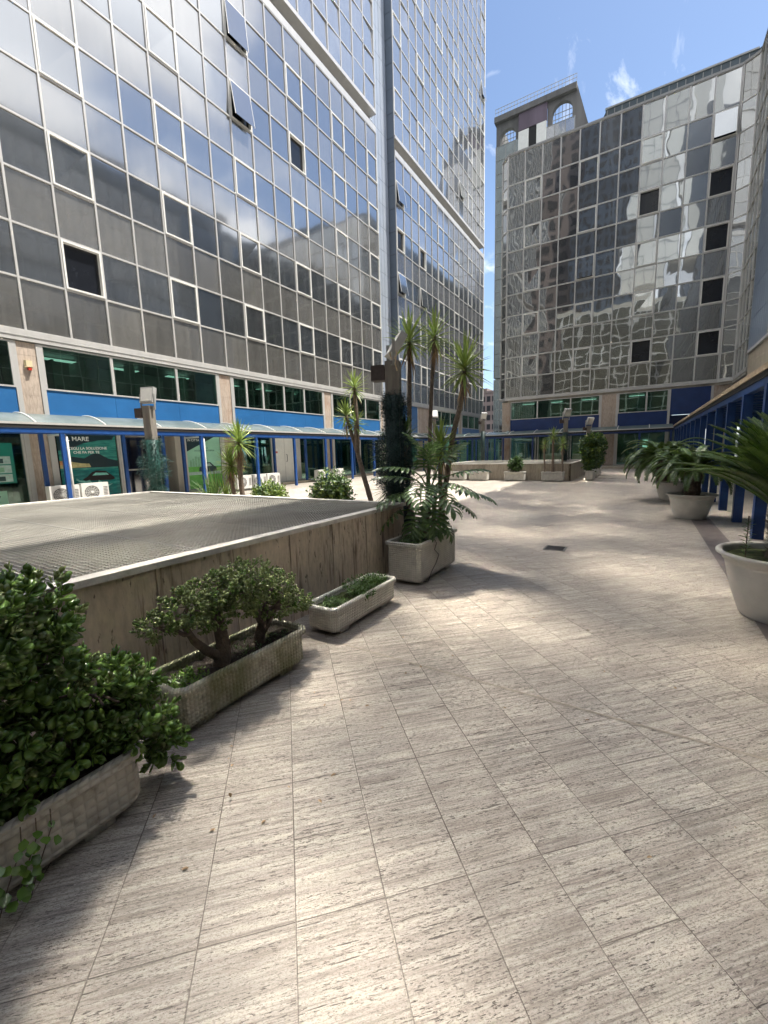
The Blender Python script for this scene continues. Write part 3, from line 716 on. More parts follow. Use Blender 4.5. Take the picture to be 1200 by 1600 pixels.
MB().obox(FA, 16.0, 16.14, -.2, .02, .13, 2.6).obox(FA, 17.76, 18.1, -.2, .02, .13, 2.6).build('jamb', 'aluminium', A, world=True)
MB().obox(FA, 16.93, 16.945, -.051, -.046, .13, 2.56).build('door_gap', 'aluminium_dark', d, world=True)
hp = [Vector((XA - .05, 17.05, 1.22)), Vector((XA + .03, 17.05, 1.25)), Vector((XA + .03, 17.05, 1.6)), Vector((XA - .05, 17.05, 1.63))]
MB().tube(hp, .012, 6).build('handle', 'black_gap', d, world=True)
MB().obox(FA, 16.22, 16.44, -.05, -.044, 1.55, 1.95).build('notice', 'paper_white', d, world=True)
MB().obox(FA, 16.25, 16.41, -.044, -.040, 1.70, 1.80).build('notice_mark', 'paper_red', d, world=True)
ro = MB(); ro.obox(FA, -1.3, 27, -3.9, -3.8, .13, 2.66)
for a in (1, 6.1, 13.2, 16, 18.1, 20.7, 23): ro.obox(FA, a, a + .1, -3.8, -.3, .13, 2.66)
ro.obox(FA, 13.9, 15.9, -.9, -.5, .13, .95); ro.obox(FA, 18.3, 20.2, -1.4, -1.1, .13, 1.0)
ro.build('shop_interior', 'office_dark', A, world=True)
li = MB()
for a in (14.2, 18.9, 22.3, 25.1): li.obox(FA, a, a + 1.1, -1.6, -1.35, 2.62, 2.65)
li.build('ceiling_light', 'office_light', A, world=True)

B = thing('glass_tower_block', 'tall left tower beyond the ribbed recess, pale gridded glass rising out of the picture', 'office tower', (XA, 40, 0))
FB = FA
bcol = [29.95 + (50.3 - 29.95) / 16 * k for k in range(17)]
wb = {}
for c in (0, 3, 6, 9, 12, 15):
    for r_ in (1, 3, 5, 7, 9): wb[(c, r_)] = 'closed'
wb[(0, 9)] = 9; wb[(0, 7)] = 'dark'; wb[(0, 5)] = 10; wb[(3, 7)] = 'dark'; wb[(3, 5)] = 6; wb[(15, 5)] = 'dark'
curtain(B, FB, bcol, rowsL, ['glass_vision', 'glass_grey'], wb, fw=.065)
wu = upper_wins((0, 3, 6, 9, 12, 15), 0, range(1, 23, 3)); wu[(10, 1)] = 8; wu.pop((9, 1), None); wu[(15, 9)] = 7
block_top(B, FB, bcol[0], bcol[-1], bcol, single=0, upper_rows=24, wins={k: v for k, v in wu.items() if isinstance(v, (int, float)) or k[1] < 8})
MB().box(-34, XA - .72, 30.02, 50.2, 5.75, 63).build('core_wall', 'office_dark', B, world=True)
MB().box(-34, XA - .12, 29.97, 50.28, 5.36, 5.70).build('floor_slab', 'aluminium_dark', B, world=True)
MB().obox(FB, 29.9, 50.36, -.1, .075, T0 - .33, T0).build('base_trim', 'aluminium', B, world=True)
MB().box(-34, XA - 4.2, 27.4, 50.2, 0, 5.36).build('ground_floor_wall', 'office_dark', B, world=True)
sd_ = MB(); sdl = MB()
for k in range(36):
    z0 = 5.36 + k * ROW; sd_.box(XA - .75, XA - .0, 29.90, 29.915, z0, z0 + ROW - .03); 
sd_.build('side_cladding', 'ribbed_shaded_side', B, world=True)  # darker copy of the recess cladding; the return's shade is in its colour
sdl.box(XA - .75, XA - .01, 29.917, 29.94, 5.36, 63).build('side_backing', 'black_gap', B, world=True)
rb = MB(); FR = fr(XA - .6, 27.36, 0, 1)
for k in range(36):
    for j in range(6): rb.obox(FR, j * .42 + .01, j * .42 + .40, 0, .035, 5.36 + k * ROW, 5.36 + (k + 1) * ROW - .025)
rb.build('ribbed_cladding', 'ribbed_blue', B, world=True)
MB().obox(FR, 0, 2.54, -.2, -.002, 5.36, 63).build('recess_backing', 'aluminium_dark', B, world=True)
MB().box(XA - .02, XA + .06, 50.3, 50.42, 5.4, 63).build('corner_post', 'white_paint', B, world=True)
pier(B, FB, 33.15, 35.86, mat='travertine_pillar'); pier(B, FB, 42.66, 43.4, mat='travertine_pillar'); pier(B, FB, 49.2, 50.3, mat='travertine_pillar'); pier(B, FB, 29.9, 30.0, jamb=False)
MB().obox(FB, 30.0, 33.0, -.1, 0, 2.98, 5.35).build('coloured_panel', 'blue_panel', B, world=True)
mezz(B, FB, 36.0, 42.5, [38.1, 40.3], seed=8); mezz(B, FB, 43.55, 49.05, [45.4, 47.4], seed=9)
band(B, FB, 36.0, 42.5, [39.2]); band(B, FB, 43.55, 49.05, [46.3])
for a, b_ in ((27.5, 33.0), (36, 39.2), (39.2, 42.5), (43.6, 49)): shop(B, FB, a, b_)
MB().obox(FB, 27.34, 33.0, -.4, -.1, 2.66, 2.98).build('fascia', 'blue_steel', B, world=True)
MB().obox(FB, 27.34, 29.9, -1.4, -.62, 2.98, 5.36).build('recess_wall', 'concrete', B, world=True)
ro = MB(); ro.obox(FB, 27.5, 49, -3.6, -3.5, .13, 2.66); ro.obox(FB, 27.5, 49, -3.5, -.2, 2.66, 2.9)
for a in (30.2, 35, 39, 43): ro.obox(FB, a, a + .4, -3, -.4, .13, 2.66)
ro.build('shop_interior', 'office_dark', B, world=True)

# ------------------------------------------------------------------ facing block (C) and right hand wing (D)
YC = 35.68
C = thing('mirrored_office_block', 'facing office block across the plaza, dark mirror glass panels with wavy reflections', 'office building', (-3, YC, 0))
FC = fr(-10.0, YC, 1, 0)
ccol = [W * k for k in range(12)]; crow = [T0 + ROW * k for k in range(11)] + [T0 + ROW * 10 + 2.08]; CT = crow[-1]
wc = {(c, r_): 'closed' for c in (1, 4, 7, 10) for r_ in (1, 3, 5, 7, 9)}
wc[(7, 7)] = 'dark'; wc[(10, 9)] = 7; wc[(10, 7)] = 'dark'; wc[(10, 5)] = 'dark'; wc[(10, 3)] = 'dark'; wc[(10, 1)] = 'dark'; wc[(4, 5)] = 5; wc[(7, 1)] = 'dark'
curtain(C, FC, ccol, crow, ['glass_wavy', 'glass_wavy_dull'], wc, tilt=.009, frame_mat='aluminium', fw=.08)
# chamfered corners
chl = fr(-10.62, 36.35, .62 / .913, -.67 / .913)
curtain(C, chl, [0.05, .87], crow, ['glass_wavy', 'glass_wavy_dull'], tilt=.006, single=0)
FD2 = fr(4.65, 35.15, 0, -1)
chr_ = fr(3.87, YC, .78 / .943, -.53 / .943)
curtain(C, chr_, [.10, .90], crow, ['glass_wavy', 'glass_wavy_dull'], tilt=.008, single=0)
curtain(C, FD2, [0.03, 1.05, 2.08, 3.1, 4.1], crow, ['glass_wavy', 'glass_wavy_dull'], tilt=.006, single=40)
sdw = fr(-10.64, 60, 0, -1)
curtain(C, sdw, [i * 1.31 for i in range(19)], crow, ['glass_grey', 'glass_grey'], single=0)
MB().poly([(-10.35, 36.3, 0), (-9.75, 35.95, 0), (3.75, 35.95, 0), (4.9, 35.0, 0), (4.9, 31.3, 0), (14, 31.3, 0), (14, 60, 0), (-10.35, 60, 0)][::-1], (0, 0, 0.001)).build('roof_underlay', 'black_gap', C, world=True)
core = MB(); foot = [(-10.35, 36.5), (-9.7, 36.0), (3.75, 36.0), (4.95, 35.1), (4.95, 31.2), (14, 31.2), (14, 60), (-10.35, 60)]
core.poly([(x, y, 5.36) for x, y in foot], (0, 0, CT - 5.3)); core.build('core_wall', 'office_dark', C, world=True)
trim = MB(); trim.obox(FC, -.03, 13.9, -.3, .07, T0 - .20, T0); trim.obox(chl, 0, .9, -.3, .069, T0 - .2, T0); trim.obox(chr_, .0, .96, -.3, .069, T0 - .2, T0); trim.obox(FD2, 0, 4.1, -.3, .068, T0 - .2, T0)
trim.build('base_trim', 'aluminium', C, world=True)
par = MB(); par.obox(FC, -.03, 13.9, -.3, .075, CT, CT + .14); par.obox(chl, 0, .9, -.3, .074, CT, CT + .14); par.obox(chr_, 0, .96, -.3, .073, CT, CT + .14); par.obox(FD2, 0, 4.1, -.3, .072, CT, CT + .14)
par.build('parapet', 'aluminium_dark', C, world=True)
sof = MB(); sof.poly([(x, y, 5.35) for x, y in [(-10.4, 36.4), (-9.8, 35.75), (3.8, 35.75), (4.6, 35.2), (4.62, 31.2), (5.6, 31.2), (5.6, 37), (-10.4, 37)]], (0, 0, .15)); sof.build('soffit', 'concrete', C, world=True)
# slate clad set-back storey
pent = [(-3.6, 37.6), (4.75, 37.6), (6.1, 36.3), (6.1, 31.0), (14, 31.0), (14, 56), (-3.6, 56)]
MB().poly([(x, y, CT + .05) for x, y in pent], (0, 0, 1.72)).build('setback_storey', 'roof_slate', C, world=True)
sl_ = MB()
for i in range(18): sl_.box(-3.5 + i * .46, -3.46 + i * .46, 37.57, 37.60, CT + .2, CT + 1.7)
sl_.box(-3.62, 4.8, 37.53, 37.68, CT + 1.77, CT + 1.87); sl_.build('roof_seams', 'aluminium_dark', C, world=True)
MB().poly([(-3.6, 37.7, CT + .14), (-4.4, 37.7, CT + .14), (-3.6, 37.7, CT + 1.7)], (0, 6, 0)).build('roof_slope', 'roof_slate', C, world=True)
FCg = fr(0, YC, 1, 0)
for a, b_ in ((-10.25, -9.6), (-2.83, -1.9), (3.75, 4.6)): pier(C, FCg, a, b_, z0=.0, mat='travertine_pillar', jamb=a > -3)
mezz(C, FCg, -9.55, -2.97, [-7.43, -4.98], seed=21); mezz(C, FCg, -1.75, 1.27, [-.01], seed=22)
band(C, FCg, -9.55, -2.97, [], mat='blue_navy'); band(C, FCg, -1.75, 1.27, [], mat='blue_navy')
MB().obox(FCg, 1.27, 1.41, -.2, .03, .15, 5.35).build('jamb', 'aluminium', C, world=True)
MB().obox(FCg, 1.41, 3.70, -.12, 0, 3.6, 5.35).obox(FCg, 1.41, 3.70, -.6, -.5, 2.6, 3.596).build('coloured_panel', 'blue_navy', C, world=True)
for a, b_ in ((-9.55, -7.5), (-7.35, -5.05), (-4.9, -2.97), (-1.75, 1.27)): shop(C, FCg, a, b_, z0=.15)
MB().obox(FCg, -9.6, 3.7, -.3, -.13, 2.63, 2.97).build('fascia', 'blue_navy', C, world=True)
ro = MB(); ro.obox(FCg, -9.6, 3.7, -4.2, -4.1, .15, 2.66); ro.obox(FCg, -9.6, 3.7, -4.1, -.3, 2.66, 2.9)
for a in (-8.3, -6.6, -5.3, -3.9, -1.2, .6): ro.obox(FCg, a, a + .12, -3.6, -.9, .15, 1.1 + (a % 1.3))
ro.obox(FCg, -4.8, -3.2, -1.6, -1.3, .15, 1.25)
ro.build('shop_interior', 'office_dark', C, world=True)
li = MB()
for a in (-8.8, -6.2, -4.3, -1.1): li.obox(FCg, a, a + .9, -2.2, -2.05, 2.62, 2.65)
li.obox(FCg, -.1, .25, -3.9, -3.85, 1.3, 2.0); li.obox(FCg, -4.5, -4.42, -3.6, -3.5, .6, 2.0)
li.build('ceiling_light', 'office_light', C, world=True)

D = thing('right_office_wing', 'right hand office wing with blue grey ribbed cladding above a pale stone wall', 'office building', (4.65, 20, 0))
FD = fr(4.65, 31.0, 0, -1)
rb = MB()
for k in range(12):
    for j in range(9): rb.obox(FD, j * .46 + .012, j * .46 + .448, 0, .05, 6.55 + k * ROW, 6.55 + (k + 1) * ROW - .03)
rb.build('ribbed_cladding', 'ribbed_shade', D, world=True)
MB().obox(FD, 0, 4.14, -.2, -.002, 6.5, 25.6).build('recess_backing', 'black_gap', D, world=True)
dcol = [4.2 + W * k for k in range(36)]
curtain(D, FD, dcol, [6.55 + ROW * k for k in range(12)], ['glass_vision', 'glass_spandrel'], single=0)
MB().box(4.9, 16, -14.3, 31.0, 5.3, 24.6).build('core_wall', 'office_dark', D, world=True)
MB().obox(FD, -.02, 49, -.5, .09, 24.15, 25.62).build('roof_band', 'roof_slate', D, world=True)
MB().obox(FD, 0, 49, -.2, .085, 6.40, 6.545).build('base_trim', 'aluminium', D, world=True)
g = MB()
for k in range(6):
    for j in range(30): g.obox(FD, j * 1.55, j * 1.55 + 1.544, -.4, 0, 2.9 + k * .58, 2.9 + (k + 1) * .58 - .005)
g.obox(FD, 0, 46, -.39, -.01, 2.9, 6.38); g.build('stone_wall', 'travertine_wall_clean', D, world=True)
for a in range(0, 31, 6): MB().obox(FD, a, a + .55, -.45, .02, .0, 2.9).build('stone_pier', 'travertine_pillar', D, world=True)
for a in range(0, 30, 6):
    shop(D, FD, a + .56, a + 3.3, z1=2.3); MB().obox(FD, a + 3.3, a + 5.99, -.2, -.1, .1, 2.9).build('coloured_panel', 'blue_navy', D, world=True)
MB().obox(FD, 0, 31, -.2, -.02, 2.31, 2.89).build('fascia', 'blue_navy', D, world=True)
MB().box(8.0, 16, -12, 31, 0, 5.2).build('ground_floor_wall', 'office_dark', D, world=True)

# tower and houses beyond
T2 = thing('distant_tower', 'far office tower with a concrete crown of arches and a roof railing', 'tower', (-13.5, 60, 0))
F2 = fr(-18.45, 60, 1, 0)
tc_ = [i * 1.2 for i in range(8)] + [9.45]
curtain(T2, F2, tc_, [11.4 + i * 1.62 for i in range(18)] + [40.6], ['glass_grey', 'glass_grey'], single=0, frame_mat='aluminium_dark', fw=.09)
curtain(T2, fr(-18.47, 74, 0, -1), [i * 1.4 for i in range(11)], [11.4 + i * 1.62 for i in range(18)] + [40.6], ['glass_grey', 'glass_grey'], single=0, frame_mat='aluminium_dark')
curtain(T2, F2, [0, .75, 1.5], [0 + i * 1.4 for i in range(9)], ['glass_grey', 'glass_grey'], single=0, fw=.12)
MB().box(-18.3, -9.1, 60.15, 74, 0, 40.5).build('core_wall', 'office_dark', T2, world=True)
MB().obox(F2, 2.9, 4.15, 0.06, .3, 36.5, 41.15).obox(F2, 5.1, 6.25, .06, .3, 36.5, 41.2).build('white_panel', 'white_paint', T2, world=True)
MB().obox(F2, 2.9, 6.3, .02, .28, 41.25, 43.4).build('sheet_cladding', 'purple_sheet', T2, world=True)
MB().obox(F2, 4.17, 5.08, .02, .2, 36.5, 41.2).build('service_shaft', 'black_gap', T2, world=True)
def arch_wall(o_, a0, a1, z0, z1, ca, rr, zs):
    pts = [(a0, z0), (a0, z1), (a1, z1), (a1, z0), (ca + rr, z0), (ca + rr, zs)] + [(ca + rr * math.cos(R(t)), zs + rr * math.sin(R(t))) for t in range(15, 166, 15)] + [(ca - rr, zs), (ca - rr, z0)]
    o_.poly([tuple(F2[0] + F2[1] * a + F2[2] * .0 + Z * z) for a, z in pts], (0, .6, 0))
aw = MB(); arch_wall(aw, 0, 2.88, 40.62, 43.2, 1.5, 1.0, 41.3); arch_wall(aw, 6.32, 9.45, 40.62, 43.2, 8.0, 1.15, 41.6)
aw.obox(F2, -.15, 9.6, -.9, .5, 43.2, 43.85); aw.box(-18.45, -17.9, 60.6, 74, 40.62, 43.2); aw.box(-9.6, -9.0, 66, 74, 40.6, 43.2)
aw.poly([(-9.0, 60.0, 43.8), (-9.0, 60.0, 36.0), (-6.6, 60.0, 36.0), (-8.85, 60.0, 43.8)], (0, 9, 0))
aw.build('arched_crown', 'concrete_dark', T2, world=True)
ag = MB()
for a in (.7, 1.1, 1.5, 1.9, 2.3, 7.0, 7.4, 7.8, 8.2, 8.6, 9.0): ag.obox(F2, a, a + .05, -1.2, -1.15, 40.6, 43.2)
for z in (41.1, 41.7, 42.3): ag.obox(F2, .3, 9.4, -1.2, -1.14, z, z + .06)
ag.build('steel_lattice', 'lamp_grey', T2, world=True)
rl = MB()
for i in range(25): rl.box(-18.5 + i * .4, -18.46 + i * .4, 59.6, 59.64, 43.85, 44.75)
for z in (44.3, 44.72): rl.box(-18.5, -8.86, 59.6, 59.64, z, z + .05)
rl.build('railing', 'lamp_grey', T2, world=True)
H = thing('brown_apartment_house', 'small brown house with dark windows glimpsed in the gap between the towers', 'building', (-40, 120, 0))
MB().box(-50, -34.8, 120, 132, 0, 17.4).build('wall', 'brown_render', H, world=True)
MB().box(-50.2, -36.6, 119.8, 132, 17.4, 18.0).box(-45, -39.2, 121, 130, 18.0, 18.9).build('roof', 'brown_render', H, world=True)
for i in range(6):
    for j in range(6):
        MB().box(-38.9 + i * 1.55 - 3.1, -37.9 + i * 1.55 - 3.1, 119.9, 119.97, 2 + j * 2.6, 3.5 + j * 2.6).build('window', 'black_gap', H, world=True)

# buildings behind the viewpoint, seen only mirrored in the facing block
E1 = thing('rear_grid_block', 'low gridded block standing behind the viewpoint, seen only as a reflection', 'building', (-5, -20, 0))
simple('olive_panel', (.085, .08, .055), .5, .4, .5)
FE = fr(12, -20, -1, 0)
curtain(E1, FE, [i * 1.9 for i in range(16)], [0.2 + i * 2.0 for i in range(14)], ['olive_panel', 'olive_panel'], single=0, fw=.17, frame_mat='white_paint')
MB().box(-17, 12, -30, -20.2, 0, 27).build('core_wall', 'cream_wall', E1, world=True)
E2 = thing('rear_white_tower', 'white rendered tower behind the viewpoint, seen only as a reflection', 'tower', (1, -24, 0))
MB().box(-3.2, 2.2, -36, -24, 27, 66).build('wall', 'white_building', E2, world=True)
g = MB()
for i in range(14): g.box(-3.25, 2.25, -24.0, -23.97, 28 + i * 2.8, 28.12 + i * 2.8)
for i in range(4): g.box(-3.2 + i * 1.75, -3.1 + i * 1.75, -24, -23.965, 27, 66)
g.build('facade_joints', 'lamp_grey', E2, world=True)
MB().box(3.0, 4.6, -34, -24.5, 34, 62).build('side_slab', 'white_building', E2, world=True)
E3 = thing('rear_blue_tower', 'dark blue tower with rows of small windows behind the viewpoint, seen only as a reflection', 'tower', (-9, -25, 0))
simple('slate_blue', (.055, .075, .11), .6, .2, .4)
MB().box(-13.5, -3.6, -36, -25, 20, 70).build('wall', 'slate_blue', E3, world=True)
g = MB()
for j in range(24):
    for i in range(8): g.box(-13.2 + i * 1.2, -12.6 + i * 1.2, -25, -24.95, 21 + j * 2, 22.2 + j * 2)
g.build('window_rows', 'black_gap', E3, world=True)
E4 = thing('rear_brown_block', 'brown slab block behind the viewpoint, seen only as a reflection', 'building', (-20, -27, 0))
MB().box(-32, -13.6, -38, -27, 0, 66).build('wall', 'brown_render', E4, world=True)
g = MB()
for j in range(22):
    for i in range(7): g.box(-31 + i * 2.5, -29.6 + i * 2.5, -27, -26.9, 4 + j * 2.8, 5.6 + j * 2.8)
g.build('window_rows', 'black_gap', E4, world=True)
E5 = thing('rear_dark_block', 'dark office slab behind the viewpoint to the east, seen only as a reflection', 'building', (10, -27, 0))
MB().box(4.7, 20, -38, -26, 0, 58).build('wall', 'slate_blue', E5, world=True)

# ------------------------------------------------------------------ covered walkways
def awning(root, F, a0, a1, depth, posts, back=(), zt=2.74, zw=3.12, pw=.11, ribs=1.9, backn=.45, bend=.06, beam='blue_steel', sheet_mat='awning_sheet', off=0., post_mat='blue_steel'):
    o, U, N, _ = F; P = lambda a, n, z: o + U * a + N * n + Z * z
    prof = [(n * depth, zw + (zt - zw) * n ** 1.6 + bend * math.sin(math.pi * min(1, n * .98)) * .55) for n in [k / 8 for k in range(9)]]
    v = []; f = []
    m = max(2, int((a1 - a0) / 1.0)); aa = [a0 + (a1 - a0) * i / m for i in range(m + 1)]
    for a in aa:
        sag = random.uniform(-.012, .012)
        for n, z in prof: v.append(P(a, n, z + sag))
    k = len(prof)
    for i in range(m):
        for j in range(k - 1): f.append((i * k + j, i * k + j + 1, (i + 1) * k + j + 1, (i + 1) * k + j))
    s = MB(); s.add(v, f); s.build('roof_sheet', sheet_mat, root, True, world=True)
    a = a0 + .3; 
    while a < a1:
        MB().tube([P(a, n, z + .015) for n, z in prof], .022, 6).build('rib', 'white_paint', root, True, world=True); a += ribs
    MB().obox(F, a0, a1, depth - .02, depth + .06, zt - .05, zt + .012).build('gutter_edge', 'aluminium', root, world=True)
    MB().obox(F, a0, a1, depth - .06, depth + .04, zt - .16, zt - .052).build('gutter', 'black_gap', root, world=True)
    MB().obox(F, a0, a1, depth - .10, depth + .02, zt - .29, zt - .163).build('front_beam', beam, root, world=True)
    if back: MB().obox(F, a0, a1, backn - .05, backn + .05, zt - .27, zt - .12).build('rear_beam', beam, root, world=True)
    for p in posts: MB().obox(F, p - pw / 2, p + pw / 2, depth - .10, depth - .10 + pw, .0, zt - .292).build('post', post_mat, root, world=True)
    for p in back: MB().obox(F, p - pw / 2, p + pw / 2, backn - pw / 2, backn + pw / 2, .13, zt - .272).build('post', post_mat, root, world=True)
    for p in posts[::1]:
        if back: MB().obox(F, p - .03, p + .03, backn, depth - .1, zt - .24, zt - .18).build('cross_bar', beam, root, world=True)
def sheet_mat():
    k = NT('awning_sheet'); n = k.noise(k.pos, 1.3, 4, .6); c = k.ramp(n, (.3, (.12, .16, .16)), (.7, (.27, .31, .31)))
    a = k.bsdf(c, .22, None, 0, .6); t = k.n('ShaderNodeBsdfTranslucent'); t.inputs[0].default_value = (.25, .34, .33, 1)
    m = k.n('ShaderNodeMixShader'); m.inputs[0].default_value = .35; k.t.links.new(a, m.inputs[1]); k.t.links.new(t.outputs[0], m.inputs[2]); MAT['awning_sheet'] = k.done(m.outputs[0])
sheet_mat()
AW = thing('arcade_awning', 'sunlit arched awning on blue posts along the left shop fronts', 'awning', (XA, 6, 2.5))
awning(AW, FA, -4.5, 33.9, 1.55, [3.3, 5.93, 10.75, 13.6, 16.1, 18.6, 21.1, 23.6, 26.1, 28.6, 31.1, 33.6], [.9, 5.75, 8.25, 9.75, 10.6, 15.7, 18.1, 20.4, 22.8, 25.3])
for p in (5.93, 10.75):
    pts = [(XA + .5, p + .0, 2.42), (XA + 1.38, p + .10, 2.42), (XA + 1.50, p + .12, 2.34), (XA + 1.50, p + .12, .05)]
    MB().tube(pts, .035, 8).build('downpipe', 'white_paint', AW, True, world=True)
AC_ = thing('arcade_awning', 'shaded flat awning running across the foot of the facing block', 'awning', (-3, YC, 2.5))
awning(AC_, FCg, -15.25, 1.6, 1.55, [-14.9, -13.6, -12.3, -11.0, -9.7, -7.4, -5.0, -2.6, -.3, 1.5], [], zt=2.72, zw=3.0, beam='blue_navy', post_mat='blue_navy', pw=.12)
AD = thing('arcade_awning', 'long right hand awning with a dense row of deep blue posts beside the potted palms', 'awning', (1.55, 10, 2.5))
FDA = fr(4.65, 34.0, 0, -1)
simple('worn_edge', (.33, .25, .17), .8, .3, 6)
dp = [34.0 - y for y in [3.63 + 1.8 * i for i in range(17)]]
awning(AD, FDA, .0, 40.0, 3.0, dp, [], zt=2.80, zw=3.05, beam='blue_deep', pw=.15, ribs=3.6, post_mat='blue_deep')
MB().obox(FDA, .0, 40, 3.055, 3.075, 2.735, 2.83).build('weathered_edge', 'worn_edge', AD, world=True)
sl_ = MB()
for i in range(44): sl_.obox(FDA, .4 + i * .9, .52 + i * .9, .1, 2.9, 2.50, 2.62)
sl_.build('roof_slats', 'blue_deep', AD, world=True)
for i, d_ in enumerate(dp): MB().obox(FDA, d_ - .06, d_ + .06, 1.3, 1.45, 0, 2.5).build('post', 'blue_deep', AD, world=True)
# vestibule closing the gap
V_ = thing('glass_vestibule', 'small blue framed glass vestibule standing in the gap between the two office blocks', 'vestibule', (-13.5, 37.4, 0))
FV = fr(0, 37.4, 1, 0)
v = MB()
for i in range(8): v.obox(FV, -16.6 + i * .86, -16.48 + i * .86, -.1, 0, 0, 2.55)
v.obox(FV, -16.6, -10.4, -.11, .01, 2.55, 2.7); v.build('frame', 'blue_steel', V_, world=True)
MB().obox(FV, -16.5, -10.45, -.06, -.05, 0, 2.55).build('pane', 'glass_clear', V_, world=True)
MB().obox(FV, -15.3, -14.6, -2.0, -1.8, 0, 2.3).obox(FV, -13.2, -11.9, -1.4, -1.2, 0, 1.4).build('inner_door', 'white_paint', V_, world=True)

# ------------------------------------------------------------------ posters and notices on the left shop windows
def flat(root, name, pts, mat, lift):
    """(y, z) outline on the left shop plane"""
    return MB().poly([(XA + lift, y, z) for y, z in pts], (.0015, 0, 0)).build(name, mat, root, world=True)
def rect(a, b, c, d_): return [(a, c), (b, c), (b, d_), (a, d_)]
PS = thing('sea_poster', 'large teal window poster of a motorboat at sea below dark mountains', 'poster', (XA, 7.25, .2))
flat(PS, 'sheet', rect(6.36, 8.22, .22, 2.52), 'poster_sea', -.055)
flat(PS, 'top_band', [(6.36, 2.52), (6.36, 1.95), (6.75, 2.02), (7.15, 2.2), (7.6, 2.30), (8.1, 2.33), (8.22, 2.52)][::-1], 'poster_navy', -.051)
flat(PS, 'mountains', [(6.36, 1.55), (6.55, 1.66), (6.75, 1.74), (6.95, 1.70), (7.1, 1.66), (7.35, 1.80), (7.5, 1.84), (7.65, 1.80), (7.9, 1.64), (8.22, 1.56), (8.22, 1.34), (6.36, 1.34)][::-1], 'poster_navy', -.050)
flat(PS, 'town', [(6.36, 1.56), (6.7, 1.56), (7.0, 1.50), (7.25, 1.48), (7.3, 1.36), (6.36, 1.34)][::-1], 'poster_sand', -.047)
flat(PS, 'sunlit_houses', [(6.36, 1.60), (6.68, 1.60), (6.72, 1.45), (6.36, 1.45)][::-1], 'poster_orange', -.044)
flat(PS, 'boat', [(6.98, .93), (7.15, 1.02), (7.3, 1.17), (7.45, 1.22), (7.75, 1.20), (7.9, 1.08), (8.02, .98), (8.06, .90), (7.95, .86), (7.05, .88)][::-1], 'black_gap', -.046)
flat(PS, 'boat_window', [(7.3, 1.05), (7.42, 1.15), (7.78, 1.13), (7.86, 1.05)][::-1], 'poster_foam', -.043)
flat(PS, 'wake', [(6.8, .98), (6.9, .90), (7.08, .86), (7.2, .90), (7.3, .72), (7.15, .62), (7.42, .74), (7.5, .88), (7.62, .78), (7.78, .80), (7.72, .68), (7.95, .72), (7.8, .62), (7.56, .60), (7.5, .70), (7.38, .58), (7.2, .52), (7.05, .56), (7.2, .74), (7.02, .80), (6.88, .84), (6.78, .92)][::-1], 'poster_foam', -.045)
UY = (0, 1, 0); UZ = (0, 0, 1)
text('title', 'AL MARE', .21, (XA - .046, 6.5, 2.28), UY, UZ, 'text_white', PS, bold=.002)
text('slogan', 'SCEGLI LA SOLUZIONE', .125, (XA - .046, 6.60, 1.98), UY, UZ, 'text_white', PS, bold=.003)
text('slogan', 'CHE FA PER TE', .125, (XA - .046, 6.80, 1.84), UY, UZ, 'text_white', PS, bold=.003)
PC = thing('car_poster', 'green window poster of a small dark car and city towers, behind the spiky shrub', 'poster', (XA, 11.9, .2))
flat(PC, 'sheet', rect(11.08, 12.78, .22, 2.5), 'poster_mint', -.055)
flat(PC, 'top_band', [(11.08, 2.5), (11.08, 1.85), (12.5, 2.5)], 'poster_navy', -.051)
flat(PC, 'meadow', rect(11.08, 12.78, .95, 1.18)[::1], 'poster_grass', -.051)
flat(PC, 'road', rect(11.08, 12.78, .82, .95), 'poster_card', -.051)
flat(PC, 'lawn', rect(11.08, 12.78, .22, .82), 'poster_grass', -.051)
for i, h in enumerate((.3, .36, .45, .42, .50, .44, .38)): flat(PC, 'tower', rect(11.18 + i * .13, 11.28 + i * .13, 1.18, 1.18 + h), 'poster_tower', -.048)
flat(PC, 'car', [(11.6, .98), (11.62, 1.14), (11.74, 1.18), (11.82, 1.34), (12.2, 1.36), (12.38, 1.2), (12.5, 1.14), (12.52, .98), (12.3, .93), (11.8, .93)][::-1], 'poster_navy', -.044)
flat(PC, 'car_window', [(11.80, 1.18), (11.86, 1.30), (12.16, 1.31), (12.28, 1.19)][::-1], 'poster_card', -.041)
text('headline', 'E CON LE', .09, (XA - .046, 11.75, 1.98), UY, UZ, 'text_dark', PC)
text('headline', 'SOLUZIONI CHE CERCHI', .09, (XA - .046, 11.45, 1.86), UY, UZ, 'text_dark', PC)
text('title', 'IN CITTA', .14, (XA - .046, 11.15, 2.3), UY, UZ, 'text_white', PC)
PB = thing('notice_board', 'board of small pale photo cards under a white header in the leftmost shop window', 'notice board', (XA, 4, .2))
flat(PB, 'sheet', rect(2.6, 5.15, .95, 2.2), 'poster_teal', -.055)
flat(PB, 'header', rect(2.9, 4.72, 1.84, 2.2), 'paper_white', -.050)
text('header_text', 'VACANZE', .19, (XA - .045, 3.42, 2.03), UY, UZ, 'text_dark', PB, bold=.006)
text('header_text', 'OUTDOOR', .19, (XA - .045, 3.40, 1.87), UY, UZ, 'text_red', PB, bold=.006)
for i in range(5):
    for j in range(3):
        y0 = 2.75 + i * .47; z0 = 1.0 + j * .275
        c_ = flat(PB, 'photo_card', rect(y0, y0 + .43, z0, z0 + .24), 'poster_card', -.050)
        flat(c_, 'picture', rect(y0 + .05, y0 + .25, z0 + .03, z0 + .17), random.choice(['poster_navy', 'poster_tower', 'text_dark']), -.045)
PL = thing('script_sign', 'pale green sign with blue handwritten lettering low in the leftmost window', 'sign', (XA, 4, .2))
